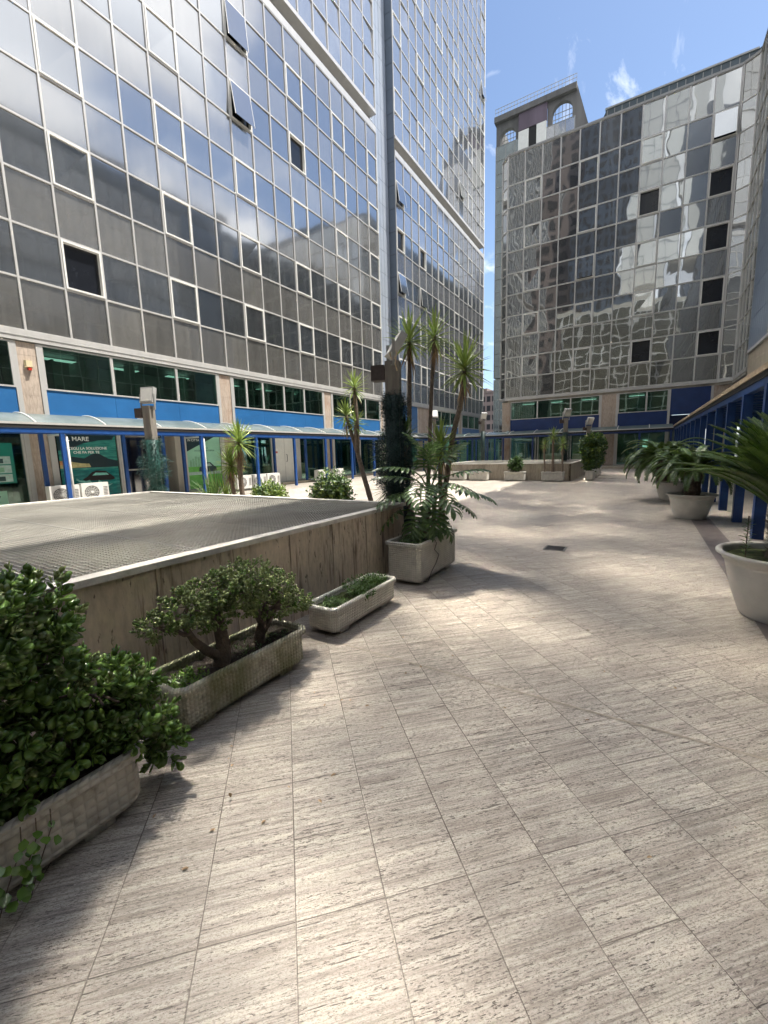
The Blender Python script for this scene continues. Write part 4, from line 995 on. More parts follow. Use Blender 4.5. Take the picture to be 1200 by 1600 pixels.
flat(PL, 'sheet', rect(3.6, 4.86, .2, .72), 'poster_mint', -.050)
text('script', 'ls', .62, (XA - .045, 4.22, .3), UY, UZ, 'text_dark', PL, bold=.008, shear=.5)
MB().obox(FA, 6.3, 8.3, -.28, -.2, .13, 2.55).build('window_blackout', 'black_gap', A, world=True)
MB().obox(FA, 11.0, 12.8, -.28, -.2, .13, 2.55).build('window_blackout', 'black_gap', A, world=True)

SR = thing('alarm_siren', 'small cream alarm box with a red lamp on the sunlit stone pier', 'alarm', (XA + .0, 5.85, 4.66))
MB().add([(0, -.10, -.10), (0, .10, -.10), (0, .10, .14), (0, -.10, .14), (.11, -.08, -.07), (.11, .08, -.07), (.11, .08, .12), (.11, -.08, .12)], [(0, 3, 2, 1), (4, 5, 6, 7), (0, 1, 5, 4), (1, 2, 6, 5), (2, 3, 7, 6), (3, 0, 4, 7)]).build('case', 'siren_cream', SR)
MB().box(.02, .12, -.04, .05, -.17, -.101).build('lamp', 'siren_red', SR)

# ------------------------------------------------------------------ air conditioners
def make_ac(w=.82, h=.6):
    t = thing('air_conditioner', '', 'air conditioner')
    b = MB().box(-.15, .15, -w / 2, w / 2, .06, h + .06); b.build('case', 'ac_white', t)
    c = (.152, -w * .14, h * .5 + .06)
    g = MB()
    for r0, r1 in ((.235, .22), (.18, .17), (.13, .12), (.08, .07)):
        n = 28; o = len(g.v)
        g.v += [(c[0] + (.012 if r0 > .2 else .006), c[1] + r_ * math.cos(2 * math.pi * k / n), c[2] + r_ * math.sin(2 * math.pi * k / n)) for r_ in (r0, r1) for k in range(n)]
        g.f += [(o + k, o + (k + 1) % n, o + n + (k + 1) % n, o + n + k)[::-1] for k in range(n)]
    for k in range(12):
        a = k * math.pi / 6; g.tube([(c[0] + .006, c[1], c[2]), (c[0] + .006, c[1] + .225 * math.cos(a), c[2] + .225 * math.sin(a))], .004, 4)
    g.build('fan_guard', 'ac_white', t)
    n = 28; MB().add([(c[0] - .0, c[1] + .23 * math.cos(2 * math.pi * k / n), c[2] + .23 * math.sin(2 * math.pi * k / n)) for k in range(n)], [tuple(range(n))]).build('fan_opening', 'ac_grille', t)
    MB().lathe([(.0, 0), (.045, .0), (.045, .02), (0, .025)], 12).build('hub', 'ac_white', t).matrix_local = Matrix.Translation((c[0] + .005, c[1], c[2])) @ Matrix.Rotation(R(90), 4, 'Y')
    v = MB()
    for k in range(7): v.box(.151, .156, w * .30, w * .46, .2 + k * .05, .22 + k * .05)
    v.build('side_vent', 'ac_grille', t)
    for s in (-1, 1): MB().box(-.16, .16, s * w * .36 - .02, s * w * .36 + .02, 0, .06).build('foot', 'aluminium_dark', t)
    return t
def dup(root, loc, rz=None, label=None):
    r = root.copy(); COL.objects.link(r); r.location = loc
    if rz is not None: r.rotation_euler = (0, 0, rz)
    if label: r['label'] = label
    def rec(a, b):
        for ch in [o for o in list(bpy.data.objects) if o.parent == a]:
            c = ch.copy(); COL.objects.link(c); c.parent = b; rec(ch, c)
    rec(root, r); return r
ac = make_ac(); ac['group'] = 'air conditioners standing along the left shop fronts'
spec = [(-15.85, 5.95, .16, 'air conditioner unit half hidden behind the blue post, left of the boat poster unit'), (-15.85, 6.83, .18, 'air conditioner unit in front of the boat poster, nearest the grating corner'),
        (-15.7, 12.95, .05, 'leftmost of the three air conditioner units beside the yucca'), (-15.7, 13.85, .05, 'middle of the three air conditioner units left of the white door'), (-15.7, 14.75, .05, 'rightmost of three air conditioner units, next to the white door'),
        (-15.9, 18.75, .02, 'air conditioner behind the round leafy shrub, left of its pair'), (-15.9, 20.3, .02, 'air conditioner behind the round leafy shrub, right of its pair')]
for i, (x, y, z, l) in enumerate(spec):
    if i == 0: ac.location = (x, y, z); ac['label'] = l
    else: dup(ac, (x, y, z), label=l)

# ------------------------------------------------------------------ ventilation pits with steel grating
def pit(name_label, x0, x1, y0, y1, h, joints, walls='NESW', wm_='travertine_wall', ch='coping_stone'):
    t = thing('pit_wall', name_label, 'low wall', ((x0 + x1) / 2, (y0 + y1) / 2, 0)); th_ = .10
    def run(a, b, const, axis, outward, js):
        edges = [a] + sorted(j for j in js if a < j < b) + [b]; m = MB()
        for i in range(len(edges) - 1):
            p, q = edges[i] + .0055, edges[i + 1] - .0055; jig = random.uniform(0, .003)
            if axis == 'y': m.box(const, const - outward * (.03 + jig) if False else const - outward * .03, p, q, 0, h - .045)
            else: m.box(p, q, const, const - outward * .03, 0, h - .045)
        m.build('cladding', wm_, t, world=True); m = MB()
        if axis == 'y': m.box(const - outward * .022, const - outward * th_, a, b, 0, h - .046)
        else: m.box(a, b, const - outward * .022, const - outward * th_, 0, h - .046)
        m.build('backing', 'iron_box', t, world=True)
    run(y0, y1, x1, 'y', 1, joints); run(x0 + .03, x1 - .03, y1, 'x', 1, [x0 + .64 * k for k in range(1, 40)])
    run(y0, y1, x0, 'y', -1, joints); run(x0 + .03, x1 - .03, y0, 'x', -1, [x0 + .64 * k for k in range(1, 40)])
    c = MB(); e = .025; w = .115
    c.box(x1 - w + e, x1 + e, y0 - e, y1 + e, h - .043, h); c.box(x0 - e, x0 + w - e, y0 - e, y1 + e, h - .043, h)
    c.box(x0 + w - e + .001, x1 - w + e - .001, y1 - w + e, y1 + e, h - .043, h - .001); c.box(x0 + w - e + .001, x1 - w + e - .001, y0 - e, y0 + w - e, h - .043, h - .001)
    c.build('coping', ch, t, world=True); return t
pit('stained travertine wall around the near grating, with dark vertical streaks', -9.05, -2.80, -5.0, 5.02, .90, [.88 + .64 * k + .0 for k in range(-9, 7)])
G = thing('steel_grating', 'large flat steel grating lying over the near walled pit, half in sun', 'grating', (-5.9, 0, .87))
g = MB(); x = -8.95
while x < -2.90: g.box(x, x + .009, -4.9, 4.93, .845, .875); x += .046
y = -4.9
while y < 4.93: g.box(-8.95, -2.91, y, y + .007, .852, .876); y += .040
g.build('bearing_bars', 'grate_steel', G, world=True)
g = MB()
for i in range(1, 7): g.box(-8.95 + i * .99, -8.938 + i * .99, -4.9, 4.93, .78, .8775)
for i in range(1, 10): g.box(-8.95, -2.92, -4.9 + i * .98, -4.887 + i * .98, .78, .877)
g.build('panel_edges', 'grate_edge', G, world=True)
struct(MB().box(-8.92, -2.93, -4.88, 4.9, .0, .42).build('pit_base', 'pit_floor'))
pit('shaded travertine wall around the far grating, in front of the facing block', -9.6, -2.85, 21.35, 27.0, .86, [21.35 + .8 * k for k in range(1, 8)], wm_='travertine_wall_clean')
G2 = thing('steel_grating', 'dark steel grating over the far walled pit near the facing block', 'grating', (-6, 24, .82))
g = MB(); x = -9.5
while x < -2.95: g.box(x, x + .012, 21.45, 26.9, .80, .83); x += .06
y = 21.45
while y < 26.9: g.box(-9.5, -2.95, y, y + .012, .806, .831); y += .08
g.build('bearing_bars', 'grate_steel', G2, world=True)
struct(MB().box(-9.45, -3.0, 21.5, 26.85, 0, .4).build('pit_base', 'pit_floor'))

# ------------------------------------------------------------------ planters
def ring(L, w, z, c=.03): return [(-w + c, -L, z), (w - c, -L, z), (w, -L + c, z), (w, L - c, z), (w - c, L, z), (-w + c, L, z), (-w, L - c, z), (-w, -L + c, z)]
def loft(rings, cap=True):
    m = MB(); n = len(rings[0]); m.v = [p for r_ in rings for p in r_]
    m.f = [(i * n + k, i * n + (k + 1) % n, (i + 1) * n + (k + 1) % n, (i + 1) * n + k) for i in range(len(rings) - 1) for k in range(n)]
    if cap: m.f.append(tuple(range(n))[::-1])
    return m
def planter(label, loc, L, w, h, mat, rz=0, group='concrete box planters', soil='soil', rim=.045):
    t = thing('box_planter', label, 'planter', loc, rz, group); l, ww = L / 2, w / 2
    loft([ring(l * .90, ww * .78, .035, .03), ring(l * .95, ww * .90, .07, .035), ring(l - .022, ww - .022, h - rim - .02, .045), ring(l - .018, ww - .018, h - rim, .045), ring(l, ww, h - rim + .006, .045), ring(l, ww, h - .008, .045), ring(l - .008, ww - .008, h, .045),
          ring(l - .035, ww - .035, h, .04), ring(l - .042, ww - .042, h - .008, .04), ring(l - .05, ww - .05, h - .10, .04)]).build('box', mat, t)
    for s in (-1, 1): MB().box(-ww * .72, ww * .72, s * l * .62 - .06, s * l * .62 + .06, 0, .036).build('foot', mat, t)
    v = []; f = []; nx, ny = 10, 26; L2, w2 = l - .045, ww - .045
    for i in range(nx + 1):
        for j in range(ny + 1): v.append((-w2 + 2 * w2 * i / nx, -L2 + 2 * L2 * j / ny, h - .055 + random.uniform(-.012, .016)))
    for i in range(nx):
        for j in range(ny): a = i * (ny + 1) + j; f.append((a, a + ny + 1, a + ny + 2, a + 1))
    MB().add(v, f).build('soil', soil, t, True); return t
planter('box planter nearest the camera, mostly hidden under the big jade bush', (-2.07, .36, 0), 1.06, .42, .31, 'planter_weathered')
planter('mossy green stained box planter holding the small jade tree', (-2.32, 1.73, 0), 1.06, .41, .30, 'planter_mossy', rz=R(-1.5))
planter('pale dimpled box planter with low leafy herbs, between the mossy one and the tall one', (-2.36, 3.20, 0), 1.10, .37, .27, 'planter_white', soil='moss')
planter('tall deep white box planter with a cable down its side at the wall corner', (-2.40, 4.82, 0), 1.18, .50, .52, 'planter_white')
planter('hidden planter right behind the tall white one, holding the yucca trunks', (-3.0, 5.95, 0), .95, .50, .48, 'planter_white')
planter('planter behind the far grating wall, holding the leaning forked yucca', (-4.0, 5.95, 0), .9, .45, .45, 'planter_white', rz=R(90))
planter('planter behind the grating wall under the round dark green shrub', (-5.0, 6.1, 0), .9, .45, .45, 'planter_white', rz=R(90))
planter('planter behind the grating wall under the small bright shrub', (-6.6, 6.1, 0), .9, .45, .45, 'planter_white', rz=R(90))
planter('planter behind the grating wall under the short yucca and the spiky fan shrub', (-7.9, 6.1, 0), 1.3, .5, .5, 'planter_white', rz=R(90))
fp = [('far box planter, leftmost of the row along the far pit wall', -8.40), ('far box planter, second from left along the far pit wall', -7.20), ('far box planter with one small round shrub in front of the far pit wall', -5.37), ('far box planter holding three slim yuccas at the far pit corner', -3.60)]
for l_, x in fp: planter(l_, (x, 21.0, 0), 1.02, .42, .46, 'planter_white', rz=R(90))
for l_, y in (('side planter nearest the plaza in the row beside the far pit', 22.2), ('middle side planter in the row beside the far pit', 23.9), ('side planter nearest the facing block beside the far pit', 25.7)): planter(l_, (-2.12, y, 0), 1.02, .40, .46, 'planter_white')
def pot(label, loc, r, h):
    t = thing('round_pot', label, 'flower pot', loc, random.uniform(0, 6), 'round cream plastic pots')
    MB().lathe([(.60 * r, 0), (.615 * r, .015), (.70 * r, h * .25), (.80 * r, h * .55), (.86 * r, h * .80), (.88 * r, h * .86), (.90 * r, h * .865), (.91 * r, h * .90), (.96 * r, h * .935), (1.0 * r, h * .955), (1.0 * r, h * .985), (.985 * r, h), (.93 * r, h), (.90 * r, h * .97), (.88 * r, h * .88)], 64).build('body', 'pot_plastic', t, True)
    m = MB().lathe([(.0001, h * .9), (.3 * r, h * .91), (.6 * r, h * .90), (.885 * r, h * .89)], 40, cap0=False); m.v = [(a, b_, c + random.uniform(-.008, .01)) for a, b_, c in m.v]; m.build('soil', 'moss', t, True); return t
pot('big round cream pot at the right picture edge holding the largest cycad', (1.17, 5.0, 0), .53, .60)
pot('round cream pot standing on the dark border strip in the middle distance', (.93, 11.1, 0), .46, .53)
pot('round cream pot hidden behind the middle cycad, farthest of the pots', (.75, 14.6, 0), .46, .53)

# cable on the tall planter
pts = [(-2.42, 4.45, .50), (-2.20, 4.52, .532), (-2.142, 4.60, .525), (-2.140, 4.66, .46), (-2.148, 4.62, .38), (-2.135, 4.72, .30), (-2.150, 4.66, .20), (-2.158, 4.55, .12), (-2.165, 4.50, .05), (-2.17, 4.46, .012), (-2.3, 4.40, .01)]
sm = []
for i in range(len(pts) - 1):
    a, b_ = Vector(pts[i]), Vector(pts[i + 1]); sm += [a.lerp(b_, t / 4) for t in range(4)]
tag(MB().tube(sm + [Vector(pts[-1])], .005, 6).build('cable', 'dark_rubber', None, True), 'thin black cable hanging down the side of the tall white planter', 'cable')

# ------------------------------------------------------------------ floodlight posts with garlands
def flood(label, loc, rz, tilt, s=1.0):
    t = thing('floodlight', label, 'floodlight', loc, rz, 'floodlights on the plaza posts')
    h = MB().box(-.05 * s, .05 * s, -.15 * s, .15 * s, -.02 * s, .30 * s); o = h.build('housing', 'lamp_grey', t); o.rotation_euler = (0, tilt, 0)
    h = MB().box(.051 * s, .056 * s, -.125 * s, .125 * s, .01 * s, .27 * s).build('lens', 'ac_white', t); h.rotation_euler = (0, tilt, 0)
    MB().box(-.02 * s, .02 * s, -.165 * s, -.152 * s, -.14 * s, .16 * s).box(-.02 * s, .02 * s, .152 * s, .165 * s, -.14 * s, .16 * s).box(-.02 * s, .02 * s, -.165 * s, .165 * s, -.155 * s, -.142 * s).build('bracket', 'aluminium_dark', t)
    return t
def lamp_post(label, x, y, h, w, gl=None, g0=.9, g1=2.2, gr=.15, gmat='garland_teal', n=2600, rz=.3):
    t = thing('wooden_post', label, 'post', (x, y, 0), rz)
    MB().box(-w / 2, w / 2, -w * .42, w * .42, 0, h).build('shaft', 'post_wood', t)
    MB().box(-w * 1.5, -w * .55, -w * .5, w * .35, h - w * 1.3, h - w * .25).build('junction_box', 'iron_box', t)
    if gl:
        gt = thing('tinsel_garland', gl, 'garland', (x, y, g0), 0, 'tinsel garlands wound round posts')
        k = n * 2; tt = rng.random(k); turns = (g1 - g0) / .16; ph = tt * turns * 2 * math.pi
        r0 = w * .55 + .02 + gr * .45 * rng.random(k); lump = 1 + .45 * np.sin(tt * 9 + x) + .3 * np.sin(tt * 23)
        ph = rng.uniform(0, 6.28, k); P = np.stack([np.cos(ph) * r0 * lump, np.sin(ph) * r0 * lump, tt * (g1 - g0)], 1) + rng.normal(0, gr * .22, (k, 3)); Dn = np.stack([np.cos(ph), np.sin(ph), rng.normal(0, .6, k)], 1) + unit(k) * .9
        V, F = scatter(LN * np.array([1.3, 1, 1]), LNF, frames(Dn, unit(k)), P, gr * rng.uniform(.18, .42, k)); npmesh('tinsel', V, F, gmat, gt)
        sp_ = MB(); pp = [(math.cos(a) * (w * .62), math.sin(a) * (w * .62), (g1 - g0) * i / 59) for i, a in enumerate([i / 59 * turns * 6.28 for i in range(60)])]
        sp_.tube([(0, 0, 0), (0, 0, (g1 - g0) * .98)], w * .66, 10).build('core', gmat, gt, True)
    return t
lamp_post('square wooden post at the far left corner of the grating', -9.12, 5.18, 2.72, .19, 'teal tinsel garland wound round the left wooden post', .86, 2.02, .17, 'garland_teal', 3400)
flood('floodlight on the left wooden post, above the teal garland', (-9.12, 5.18, 2.80), R(-70), R(-12), 1.05)
lamp_post('square wooden post at the wall corner beside the tall yuccas', -3.08, 5.30, 2.86, .20, 'dark green garland wound thickly round the post beside the yuccas', .5, 2.42, .155, 'garland_dark', 11000)
flood('large tilted floodlight tied with rope on the post beside the yuccas', (-3.10, 5.28, 2.95), R(45), R(32), 1.05)
rp = [Vector((-3.0 + .05 * math.cos(a), 5.18 + .02 * math.sin(a * 2), 2.92 + .07 * math.sin(a))) for a in [i * .5 for i in range(14)]] + [Vector((-2.97, 5.17, 2.80)), Vector((-2.94, 5.17, 2.70))]
simple('rope', (.55, .45, .32), .9, .3, 30)
tag(MB().tube(rp, .010, 5).build('rope', 'rope', None, True), 'loop of pale rope tied at the top of the post beside the yuccas', 'rope')
for x, y, h, l_, gl in ((-3.55, 24.0, 3.1, 'distant post rising behind the three slim yuccas', 'dark garland on the distant post behind the slim yuccas'), (-2.72, 26.6, 2.75, 'distant post behind the bushy side planters', 'dark garland on the distant post behind the bushy planters'), (-9.1, 27.3, 3.5, 'distant post in front of the blue framed vestibule', 'dark garland on the distant post before the vestibule')):
    lamp_post(l_, x, y, h, .2, gl, .9, h - .7, .2, 'garland_dark', 1500)
    flood('floodlight on top of the ' + l_.replace('rising ', ''), (x, y, h + .1), R(-40), R(25), 1.3)
FL = lamp_post('distant post behind the philodendron, seen against the blue band of the tower block', -9.7, 21.0, 3.3, .16)
flood('small floodlight against the blue band of the tower block, above the philodendron', (-9.7, 21.0, 3.4), R(-60), R(-30), 1.3)

# ------------------------------------------------------------------ plants
def limb(m, pts, r0, r1, n=7):
    P = [Vector(p) for p in pts]; k = len(P); m.tube(P, [r0 + (r1 - r0) * i / (k - 1) for i in range(k)], n, False)
def wiggle(a, b, k=5, s=.03):
    a, b = Vector(a), Vector(b); return [a] + [a.lerp(b, i / k) + Vector((random.gauss(0, s), random.gauss(0, s), random.gauss(0, s * .5) + .25 * s * math.sin(math.pi * i / k))) for i in range(1, k)] + [b]
# big jade bush in the nearest planter
jb = [((-2.15, .62, .98), (.20, .16, .17)), ((-2.12, .40, .95), (.26, .20, .22)), ((-2.15, .60, .72), (.26, .20, .20)), ((-2.08, .78, .55), (.23, .19, .15)), ((-2.13, .93, .50), (.16, .13, .09)),
      ((-2.03, .93, .36), (.17, .15, .11)), ((-2.06, .66, .44), (.17, .22, .14)), ((-2.06, .40, .56), (.20, .22, .22)), ((-1.97, 1.02, .20), (.10, .08, .10)), ((-2.02, .50, .36), (.12, .16, .08)), ((-2.15, .2, .75), (.26, .22, .36)),
      ((-1.97, .26, .38), (.13, .14, .14)), ((-2.05, .05, .5), (.22, .2, .3))]
J = thing('jade_bush', 'big glossy jade bush spilling over the nearest planter at the lower left', 'shrub', (0, 0, 0), group=None)
bush(J, jb, 800, 9, .062, 'leaf_jade', open_=(.25, 1.35), fill=.30, upb=.5)
P_, D_ = blob_points(jb, 420, .15); V, F = rosettes(P_, D_ + np.array([0, 0, .8]), 7, .040, LJ, LJF, (.2, 1.1)); npmesh('young_leaves', V, F, 'leaf_jade_pale', J)
m = MB()
for c, r_ in jb:
    limb(m, wiggle((-2.08 + random.uniform(-.06, .06), .4 + random.uniform(-.15, .2), .24), c, 5, .025), .026, .010)
    for k in range(7):
        d = Vector(unit(1)[0]); limb(m, wiggle(c, (c[0] + d.x * r_[0] * .85, c[1] + d.y * r_[1] * .85, c[2] + abs(d.z) * r_[2] * .8), 3, .012), .009, .005, 5)
m.build('branches', 'bark', J, True)
# ivy trailing down the planter side
iv = thing('trailing_ivy', 'small trailing ivy strand hanging over the side of the nearest planter', 'climber', (-1.84, .55, .26))
P_ = []; 
for s0 in range(3):
    y0 = -.14 + s0 * .045
    for k in range(11): P_.append((random.gauss(.025, .014), y0 + random.gauss(0, .024) - k * .010, .0 - k * .019))
P_ = np.array(P_); Dv = np.tile([1., -.2, -.6], (len(P_), 1)) + unit(len(P_)) * .5
V, F = scatter(LP * np.array([2.0, 1, 1]), LPF, frames(Dv, unit(len(P_)) * .3 + np.array([1, 0, .6])), P_, rng.uniform(.026, .048, len(P_))); npmesh('leaves', V, F, 'leaf_jade', iv)
m = MB()
for s0 in range(3): y0 = -.14 + s0 * .045; m.tube([(0.0, y0 + .01, .04), (.02, y0, -.02), (.015, y0 - .05, -.14), (.02, y0 - .09, -.24)], .002, 4)
m.build('stems', 'bark', iv)
# jade tree in the mossy planter
j2 = [((-2.32, 1.66, .74), (.17, .20, .12)), ((-2.30, 1.42, .70), (.15, .16, .11)), ((-2.34, 1.25, .63), (.12, .10, .07)), ((-2.33, 1.92, .75), (.18, .19, .12)), ((-2.32, 1.78, .70), (.16, .16, .12)), ((-2.30, 1.86, .60), (.16, .16, .09)), ((-2.33, 2.14, .62), (.16, .14, .12)),
      ((-2.32, 2.33, .46), (.13, .12, .08)), ((-2.30, 2.10, .48), (.15, .13, .08)), ((-2.30, 1.56, .58), (.12, .13, .08)), ((-2.36, 2.46, .38), (.08, .07, .05))]
J2 = thing('jade_tree', 'small jade tree with bare forked trunks in the mossy planter', 'small tree', (0, 0, 0))
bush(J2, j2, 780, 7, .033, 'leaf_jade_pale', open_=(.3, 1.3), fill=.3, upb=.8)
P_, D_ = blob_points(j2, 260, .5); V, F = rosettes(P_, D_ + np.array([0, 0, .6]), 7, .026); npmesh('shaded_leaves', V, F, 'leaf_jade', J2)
m = MB()
limb(m, [(-2.30, 1.60, .17), (-2.30, 1.62, .26), (-2.31, 1.65, .36), (-2.32, 1.64, .47), (-2.32, 1.63, .58)], .062, .034, 10)
limb(m, [(-2.30, 1.62, .29), (-2.31, 1.52, .38), (-2.32, 1.45, .47), (-2.32, 1.40, .58)], .034, .018, 8)
m.build('trunk', 'bark', J2, True)
m = MB(); limb(m, [(-2.34, 1.98, .18), (-2.33, 1.97, .28), (-2.33, 2.0, .38), (-2.33, 1.95, .5)], .05, .025, 9); limb(m, [(-2.33, 1.98, .30), (-2.32, 2.06, .38), (-2.32, 2.13, .46), (-2.32, 2.22, .5)], .03, .014, 8)
m.build('trunk', 'bark', J2, True)
m = MB()
for c, r_ in j2:
    b0 = (-2.32, 1.63, .55) if c[1] < 1.75 else (-2.33, 1.97, .46); b0 = (-2.32, 1.42, .53) if c[1] < 1.45 else b0
    limb(m, wiggle(b0, c, 4, .02), .016, .007)
    for k in range(6):
        d = Vector(unit(1)[0]); limb(m, wiggle(c, (c[0] + d.x * r_[0] * .8, c[1] + d.y * r_[1] * .8, c[2] + d.z * r_[2] * .7), 3, .01), .006, .003, 5)
m.build('branches', 'bark', J2, True)
def herb(label, loc, blobs, n, size, mat='leaf_herb', leaf=LP, faces=LPF, nper=5, cat='low plant', name='herb_patch', group=None):
    t = thing(name, label, cat, loc, 0, group); bush(t, blobs, n, nper, size, mat, leaf, faces, 'foliage', .6, .5, open_=(.3, 1.5)); return t
h = herb('clover like ground cover at the near end of the mossy planter', (-2.32, 1.36, .24), [((0, 0, 0), (.12, .14, .035))], 170, .035, 'leaf_jade')
h = herb('dark litter of leaves around the trunk in the mossy planter', (-2.32, 2.0, .235), [((0, 0, 0), (.14, .34, .02))], 210, .026, 'leaf_philo')
h = herb('bushy green herb growing over the rim of the pale low planter', (-2.34, 3.22, .27), [((0, .05, .03), (.13, .22, .07)), ((.12, -.05, -.01), (.08, .10, .05)), ((-.02, .36, .0), (.11, .14, .04)), ((.0, -.36, -.01), (.12, .12, .02))], 360, .034)
h = herb('small weeds around the stems in the tall white planter', (-2.40, 4.82, .49), [((0, 0, 0), (.18, .50, .035))], 260, .045, 'leaf_philo')

# split leaf philodendron
PH = thing('philodendron', 'large split leaf philodendron in the tall white planter with leaves reaching right', 'potted plant', (-2.4, 4.85, .45))
stem = MB(); limb(stem, [(0, -.05, 0), (.02, .0, .2), (.03, .06, .45), (.05, .12, .70)], .05, .035, 9); limb(stem, [(0, .25, 0), (.02, .26, .3), (.03, .30, .62)], .035, .025, 8); stem.build('stem', 'bark', PH, True)
rtv = Vector((.849, .528, 0)); fwv = Vector((-.528, .849, 0))
leaves = []
def pl(dx, dz, dd, L, ddx, ddz, ddd=0, base=(.04, .1, .62)):
    leaves.append((Vector((0, 0, 0)) + rtv * dx + fwv * dd + Z * dz, rtv * ddx + fwv * ddd + Z * ddz, L, Vector(base)))
pl(.50, .62, .10, .40, 1, -.10); pl(.42, .86, -.05, .34, .8, .25); pl(.28, 1.02, .12, .34, .4, .5, .2); pl(.05, 1.05, -.1, .36, -.3, .6); pl(-.16, .92, -.05, .40, -.7, .2)
pl(-.30, .60, -.12, .42, -.9, -.25); pl(-.12, .42, -.22, .42, -.35, -.85, -.3, (0, .0, .3)); pl(.08, .50, -.25, .38, .1, -.8, -.5); pl(-.05, .75, -.22, .42, -.1, -.2, -.8); pl(.14, .70, -.2, .40, .5, -.45, -.6)
pl(.10, .82, .25, .40, .3, .1, .8); pl(-.25, .80, .2, .38, -.8, .2, .4); pl(.30, .74, -.15, .34, .85, -.15, -.4); pl(-.34, .38, .0, .40, -.8, -.5, 0, (0, .1, .3)); pl(.18, .36, -.05, .34, .5, -.6, -.3, (0, .1, .3)); pl(-.05, .28, -.18, .34, -.3, -.6, -.6, (0, 0, .2))
pl(.0, .95, .0, .36, .15, .75, -.4); pl(.46, .45, .25, .30, .9, -.4, .2); pl(-.12, .62, .1, .4, -.9, .0, -.2)
for b0, td, L, bs in leaves:
    lm = MB(); philo_leaf(lm, b0, td, L, bs); lf = lm.build('leaf', 'leaf_philo', PH)
    s = MB(); mid = bs.lerp(b0, .5) + Vector((0, 0, .06)); limb(s, [bs, bs.lerp(mid, .6), mid, mid.lerp(b0, .6), b0], .012, .007, 6); s.build('petiole', 'leaf_herb', lf, True)

# yuccas
def yucca(label, heads, trunks, mat='leaf_yucca', group='yuccas around the plaza', r=(.05, .032), cat='yucca', name='yucca', dead=18, n=62):
    b0 = trunks[0][0]; t = thing(name, label, cat, b0, 0, group); o_ = Vector(b0)
    for k, tr in enumerate(trunks): trunk(t, [Vector(p) - o_ for p in tr], r[0] * (1 if k == 0 else .8), r[1], 'bark_pale', 'trunk')
    for h_ in heads: c, L = h_[0], h_[1]; yucca_head(t, Vector(c) - o_, L, h_[2] if len(h_) > 2 else n, mat, dead if L > .3 else 10, w=.036 if L > .4 else .028)
    return t
yucca('tallest yucca, its crown just right of the big tilted floodlight', [((-2.98, 5.62, 3.22), .43)], [[(-3.08, 5.65, .40), (-3.06, 5.64, 1.2), (-3.0, 5.62, 2.2), (-2.98, 5.62, 3.2)]], r=(.046, .030))
yucca('tall slim yucca, middle one of the three high crowns', [((-2.64, 5.75, 3.25), .38)], [[(-2.86, 5.8, .40), (-2.78, 5.8, 1.3), (-2.72, 5.78, 2.3), (-2.64, 5.75, 3.23)]], r=(.036, .026))
yucca('tall yucca with a curved trunk, rightmost and lowest of the three high crowns', [((-2.13, 5.6, 2.72), .46)], [[(-2.62, 5.75, .40), (-2.42, 5.65, 1.2), (-2.30, 5.6, 1.8), (-2.17, 5.6, 2.3), (-2.13, 5.6, 2.70)]], r=(.046, .030), n=66)
yucca('bright short yucca head under the curved yucca, above the philodendron', [((-2.42, 5.45, 1.66), .40)], [[(-2.55, 5.85, .40), (-2.5, 5.6, 1.1), (-2.42, 5.46, 1.62)]], r=(.04, .03), dead=14, n=90)
yucca('small yucca head half hidden beside the dark garlanded post', [((-2.98, 5.45, 1.86), .30), ((-3.12, 5.55, 1.35), .28)], [[(-3.02, 5.75, .40), (-3.0, 5.5, 1.2), (-2.98, 5.45, 1.84)], [(-3.05, 5.7, .40), (-3.14, 5.6, .9), (-3.12, 5.55, 1.33)]], 'leaf_yucca_dark', r=(.04, .03), dead=10, n=60)
yucca('leaning forked yucca behind the grating with three crowns', [((-4.42, 5.95, 2.28), .30, 48), ((-4.22, 5.95, 2.14), .28, 44), ((-4.20, 5.92, 2.72), .29, 48)],
      [[(-3.85, 5.95, .40), (-3.98, 5.95, .85), (-4.12, 5.95, 1.3), (-4.22, 5.95, 1.65), (-4.34, 5.95, 2.0), (-4.42, 5.95, 2.26)], [(-4.2, 5.95, 1.6), (-4.22, 5.95, 1.9), (-4.22, 5.95, 2.12)], [(-4.2, 5.94, 1.6), (-4.17, 5.92, 2.1), (-4.20, 5.92, 2.7)]], r=(.05, .028), dead=20, n=66)
yucca('spiky low dracaena with drooping leaves left of the dark garlanded post', [((-3.42, 5.72, 1.62), .42), ((-3.45, 5.7, 1.05), .36)], [[(-3.38, 5.85, .40), (-3.42, 5.75, 1.0), (-3.42, 5.72, 1.6)]], 'leaf_yucca_dark', r=(.03, .022), dead=6, n=54)
yucca('short sunny yucca with two heads left of the white door, behind the grating', [((-7.30, 6.0, 1.92), .48), ((-7.62, 6.0, 1.45), .42)], [[(-7.35, 6.05, .45), (-7.33, 6.0, 1.2), (-7.30, 6.0, 1.9)], [(-7.5, 6.05, .45), (-7.6, 6.0, .9), (-7.62, 6.0, 1.42)]], r=(.06, .045), dead=44, n=96)
FS = thing('fan_shrub', 'dark spiky fan leaved shrub behind the left part of the grating wall', 'shrub', (-8.30, 6.05, .45), 0)
yucca_head(FS, (0, 0, .12), .78, 90, 'leaf_yucca_dark', 0, .9, 'spiky_leaves', .036); yucca_head(FS, (-.3, .05, .12), .6, 60, 'leaf_yucca_dark', 0, 1.1, 'spiky_leaves', .034); yucca_head(FS, (.35, .05, .12), .6, 60, 'leaf_shrub', 0, 1.1, 'spiky_leaves', .03)
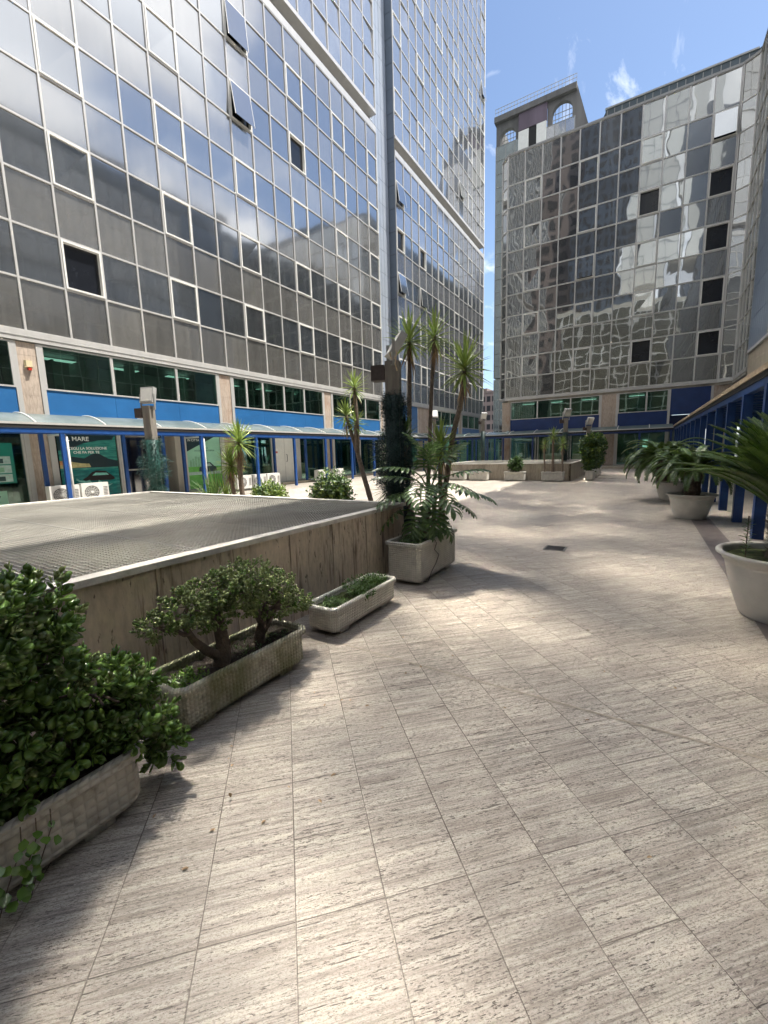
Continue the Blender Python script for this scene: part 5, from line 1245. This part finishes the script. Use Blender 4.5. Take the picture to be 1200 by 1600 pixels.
def shrub(label, loc, blobs, n, size, mat, mat2=None, name='shrub', nper=6, group=None):
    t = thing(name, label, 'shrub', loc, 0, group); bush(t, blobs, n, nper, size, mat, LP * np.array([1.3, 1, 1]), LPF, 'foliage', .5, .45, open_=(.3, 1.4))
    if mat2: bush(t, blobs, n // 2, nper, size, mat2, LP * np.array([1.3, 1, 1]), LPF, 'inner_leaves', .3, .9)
    m = MB()
    for c, r_ in blobs: limb(m, wiggle((0, 0, -.05), c, 4, .03), .016, .006, 6)
    m.build('branches', 'bark', t, True); return t
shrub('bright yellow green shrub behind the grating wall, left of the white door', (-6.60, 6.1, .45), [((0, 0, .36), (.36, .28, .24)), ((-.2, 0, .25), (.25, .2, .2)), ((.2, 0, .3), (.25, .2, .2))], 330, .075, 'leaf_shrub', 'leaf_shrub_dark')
shrub('round leafy dark green shrub behind the grating wall, left of the forked yucca', (-4.95, 6.1, .45), [((0, 0, .52), (.36, .30, .34)), ((-.18, 0, .36), (.3, .25, .28)), ((.2, 0, .38), (.26, .25, .3))], 420, .075, 'leaf_shrub_dark', 'leaf_shrub')
shrub('small round dark shrub in the far planter by the far pit wall', (-5.35, 21.0, .42), [((0, 0, .35), (.32, .28, .30)), ((.1, 0, .55), (.18, .16, .2))], 260, .12, 'leaf_shrub_dark')
for i, (x, z, L, l_) in enumerate(((-4.0, 1.75, .34, 'leftmost and thinnest of three slim yuccas in the far corner planter'), (-3.62, 2.15, .46, 'middle and tallest of three slim yuccas in the far corner planter'), (-3.2, 1.75, .42, 'rightmost of three slim yuccas in the far corner planter'))):
    yucca(l_, [((x, 21.0, z), L)], [[(x + (.02 if i else .05), 21.0, .42), (x, 21.0, 1.1), (x, 21.0, z)]], r=(.075 if i == 1 else .04, .04), dead=12, n=50)
for y, l_, hh in ((22.2, 'bushy bamboo like shrub in the side planter nearest the plaza', 2.15), (23.9, 'bushy dark shrub in the middle side planter', 2.1), (25.7, 'dark bushy shrub in the side planter nearest the facing block', 2.0)):
    shrub(l_, (-2.12, y, .42), [((0, 0, .55), (.34, .45, .5)), ((-.05, 0, 1.15), (.42, .5, .45)), ((.05, -.15, 1.45), (.28, .3, .3)), ((0, .2, 1.5), (.3, .3, .25))], 420, .16, 'leaf_shrub_dark', 'leaf_shrub', 'bamboo_shrub')

# cycads
def cycad(label, loc, zc, L, n, trunk_h, tr=.15, tilt=62, spread=110, bend=62):
    t = thing('cycad', label, 'cycad', loc, random.uniform(0, 1), 'cycads in round pots')
    V = []; F = []
    prof = [(tr * .9, -.1)] + [(tr * (1.0 + .10 * math.sin(k * 1.3)), trunk_h * k / 8) for k in range(8)] + [(tr * .75, trunk_h), (.02, trunk_h + .06)]
    MB().lathe([(r_, z) for r_, z in prof], 20, (0, 0, zc - trunk_h)).build('trunk', 'bark', t, True)
    k = 420; th_ = rng.uniform(0, 6.28, k); zz_ = rng.uniform(0, trunk_h, k); P = np.stack([np.cos(th_) * tr * .97, np.sin(th_) * tr * .97, zc - trunk_h + zz_], 1); Dd = np.stack([np.cos(th_), np.sin(th_), rng.uniform(.3, 1.0, k)], 1)
    V, F = scatter(LN * np.array([4.5, 1, 1]), LNF, frames(Dd, unit(k) * .2 + np.array([0, 0, 1])), P, rng.uniform(.04, .075, k)); npmesh('leaf_bases', V, F, 'bark', t)
    cycad_crown(t, (0, 0, zc), L, n, tilt, spread, bend=bend); return t
cycad('largest cycad, in the big pot at the right picture edge', (1.17, 5.0, .50), .42, .98, 88, .44, .16, 88, 62, 46)
cycad('middle cycad, in the pot standing on the dark border strip', (.93, 11.1, .42), .60, .90, 72, .50, .15, 70, 84, 96)
cycad('farthest cycad, its arching fronds showing left behind the middle one', (.50, 14.4, .42), .74, 1.12, 70, .5, .16, 68, 92, 100)
sp_ = thing('seedling', 'thin upright weed growing from the big cycad pot', 'weed', (.84, 4.88, .52))
V, F = rosettes(np.array([[0, 0, .05 + .05 * i] for i in range(7)]), np.tile([0., 0, 1], (7, 1)), 8, .07, LP * np.array([.5, 1, 1]), LPF, (.9, 1.4)); npmesh('foliage', V, F, 'leaf_yucca_dark', sp_); MB().tube([(0, 0, -.02), (0, 0, .42)], .004, 5).build('stem', 'bark', sp_)

# dry leaves and crumbs lying on the paving near the planters
k_ = 150; X_ = np.where(rng.random(k_) < .6, rng.uniform(-2.1, -1.2, k_), rng.uniform(-2.0, 2.0, k_)); Y_ = rng.uniform(.4, 12, k_)
V, F = scatter(LP * np.array([1.2, 1, 1.5]), LPF, frames(unit(k_) * np.array([1, 1, .15]), np.tile([0., 0, 1], (k_, 1)) + unit(k_) * .2), np.stack([X_, Y_, np.full(k_, .006)], 1), rng.uniform(.010, .034, k_))
lt = npmesh('leaf_litter', V, F, 'leaf_dead'); lt['kind'] = 'stuff'; lt['label'] = 'scattered small dry leaves lying on the paving near the planters'; lt['category'] = 'leaf litter'
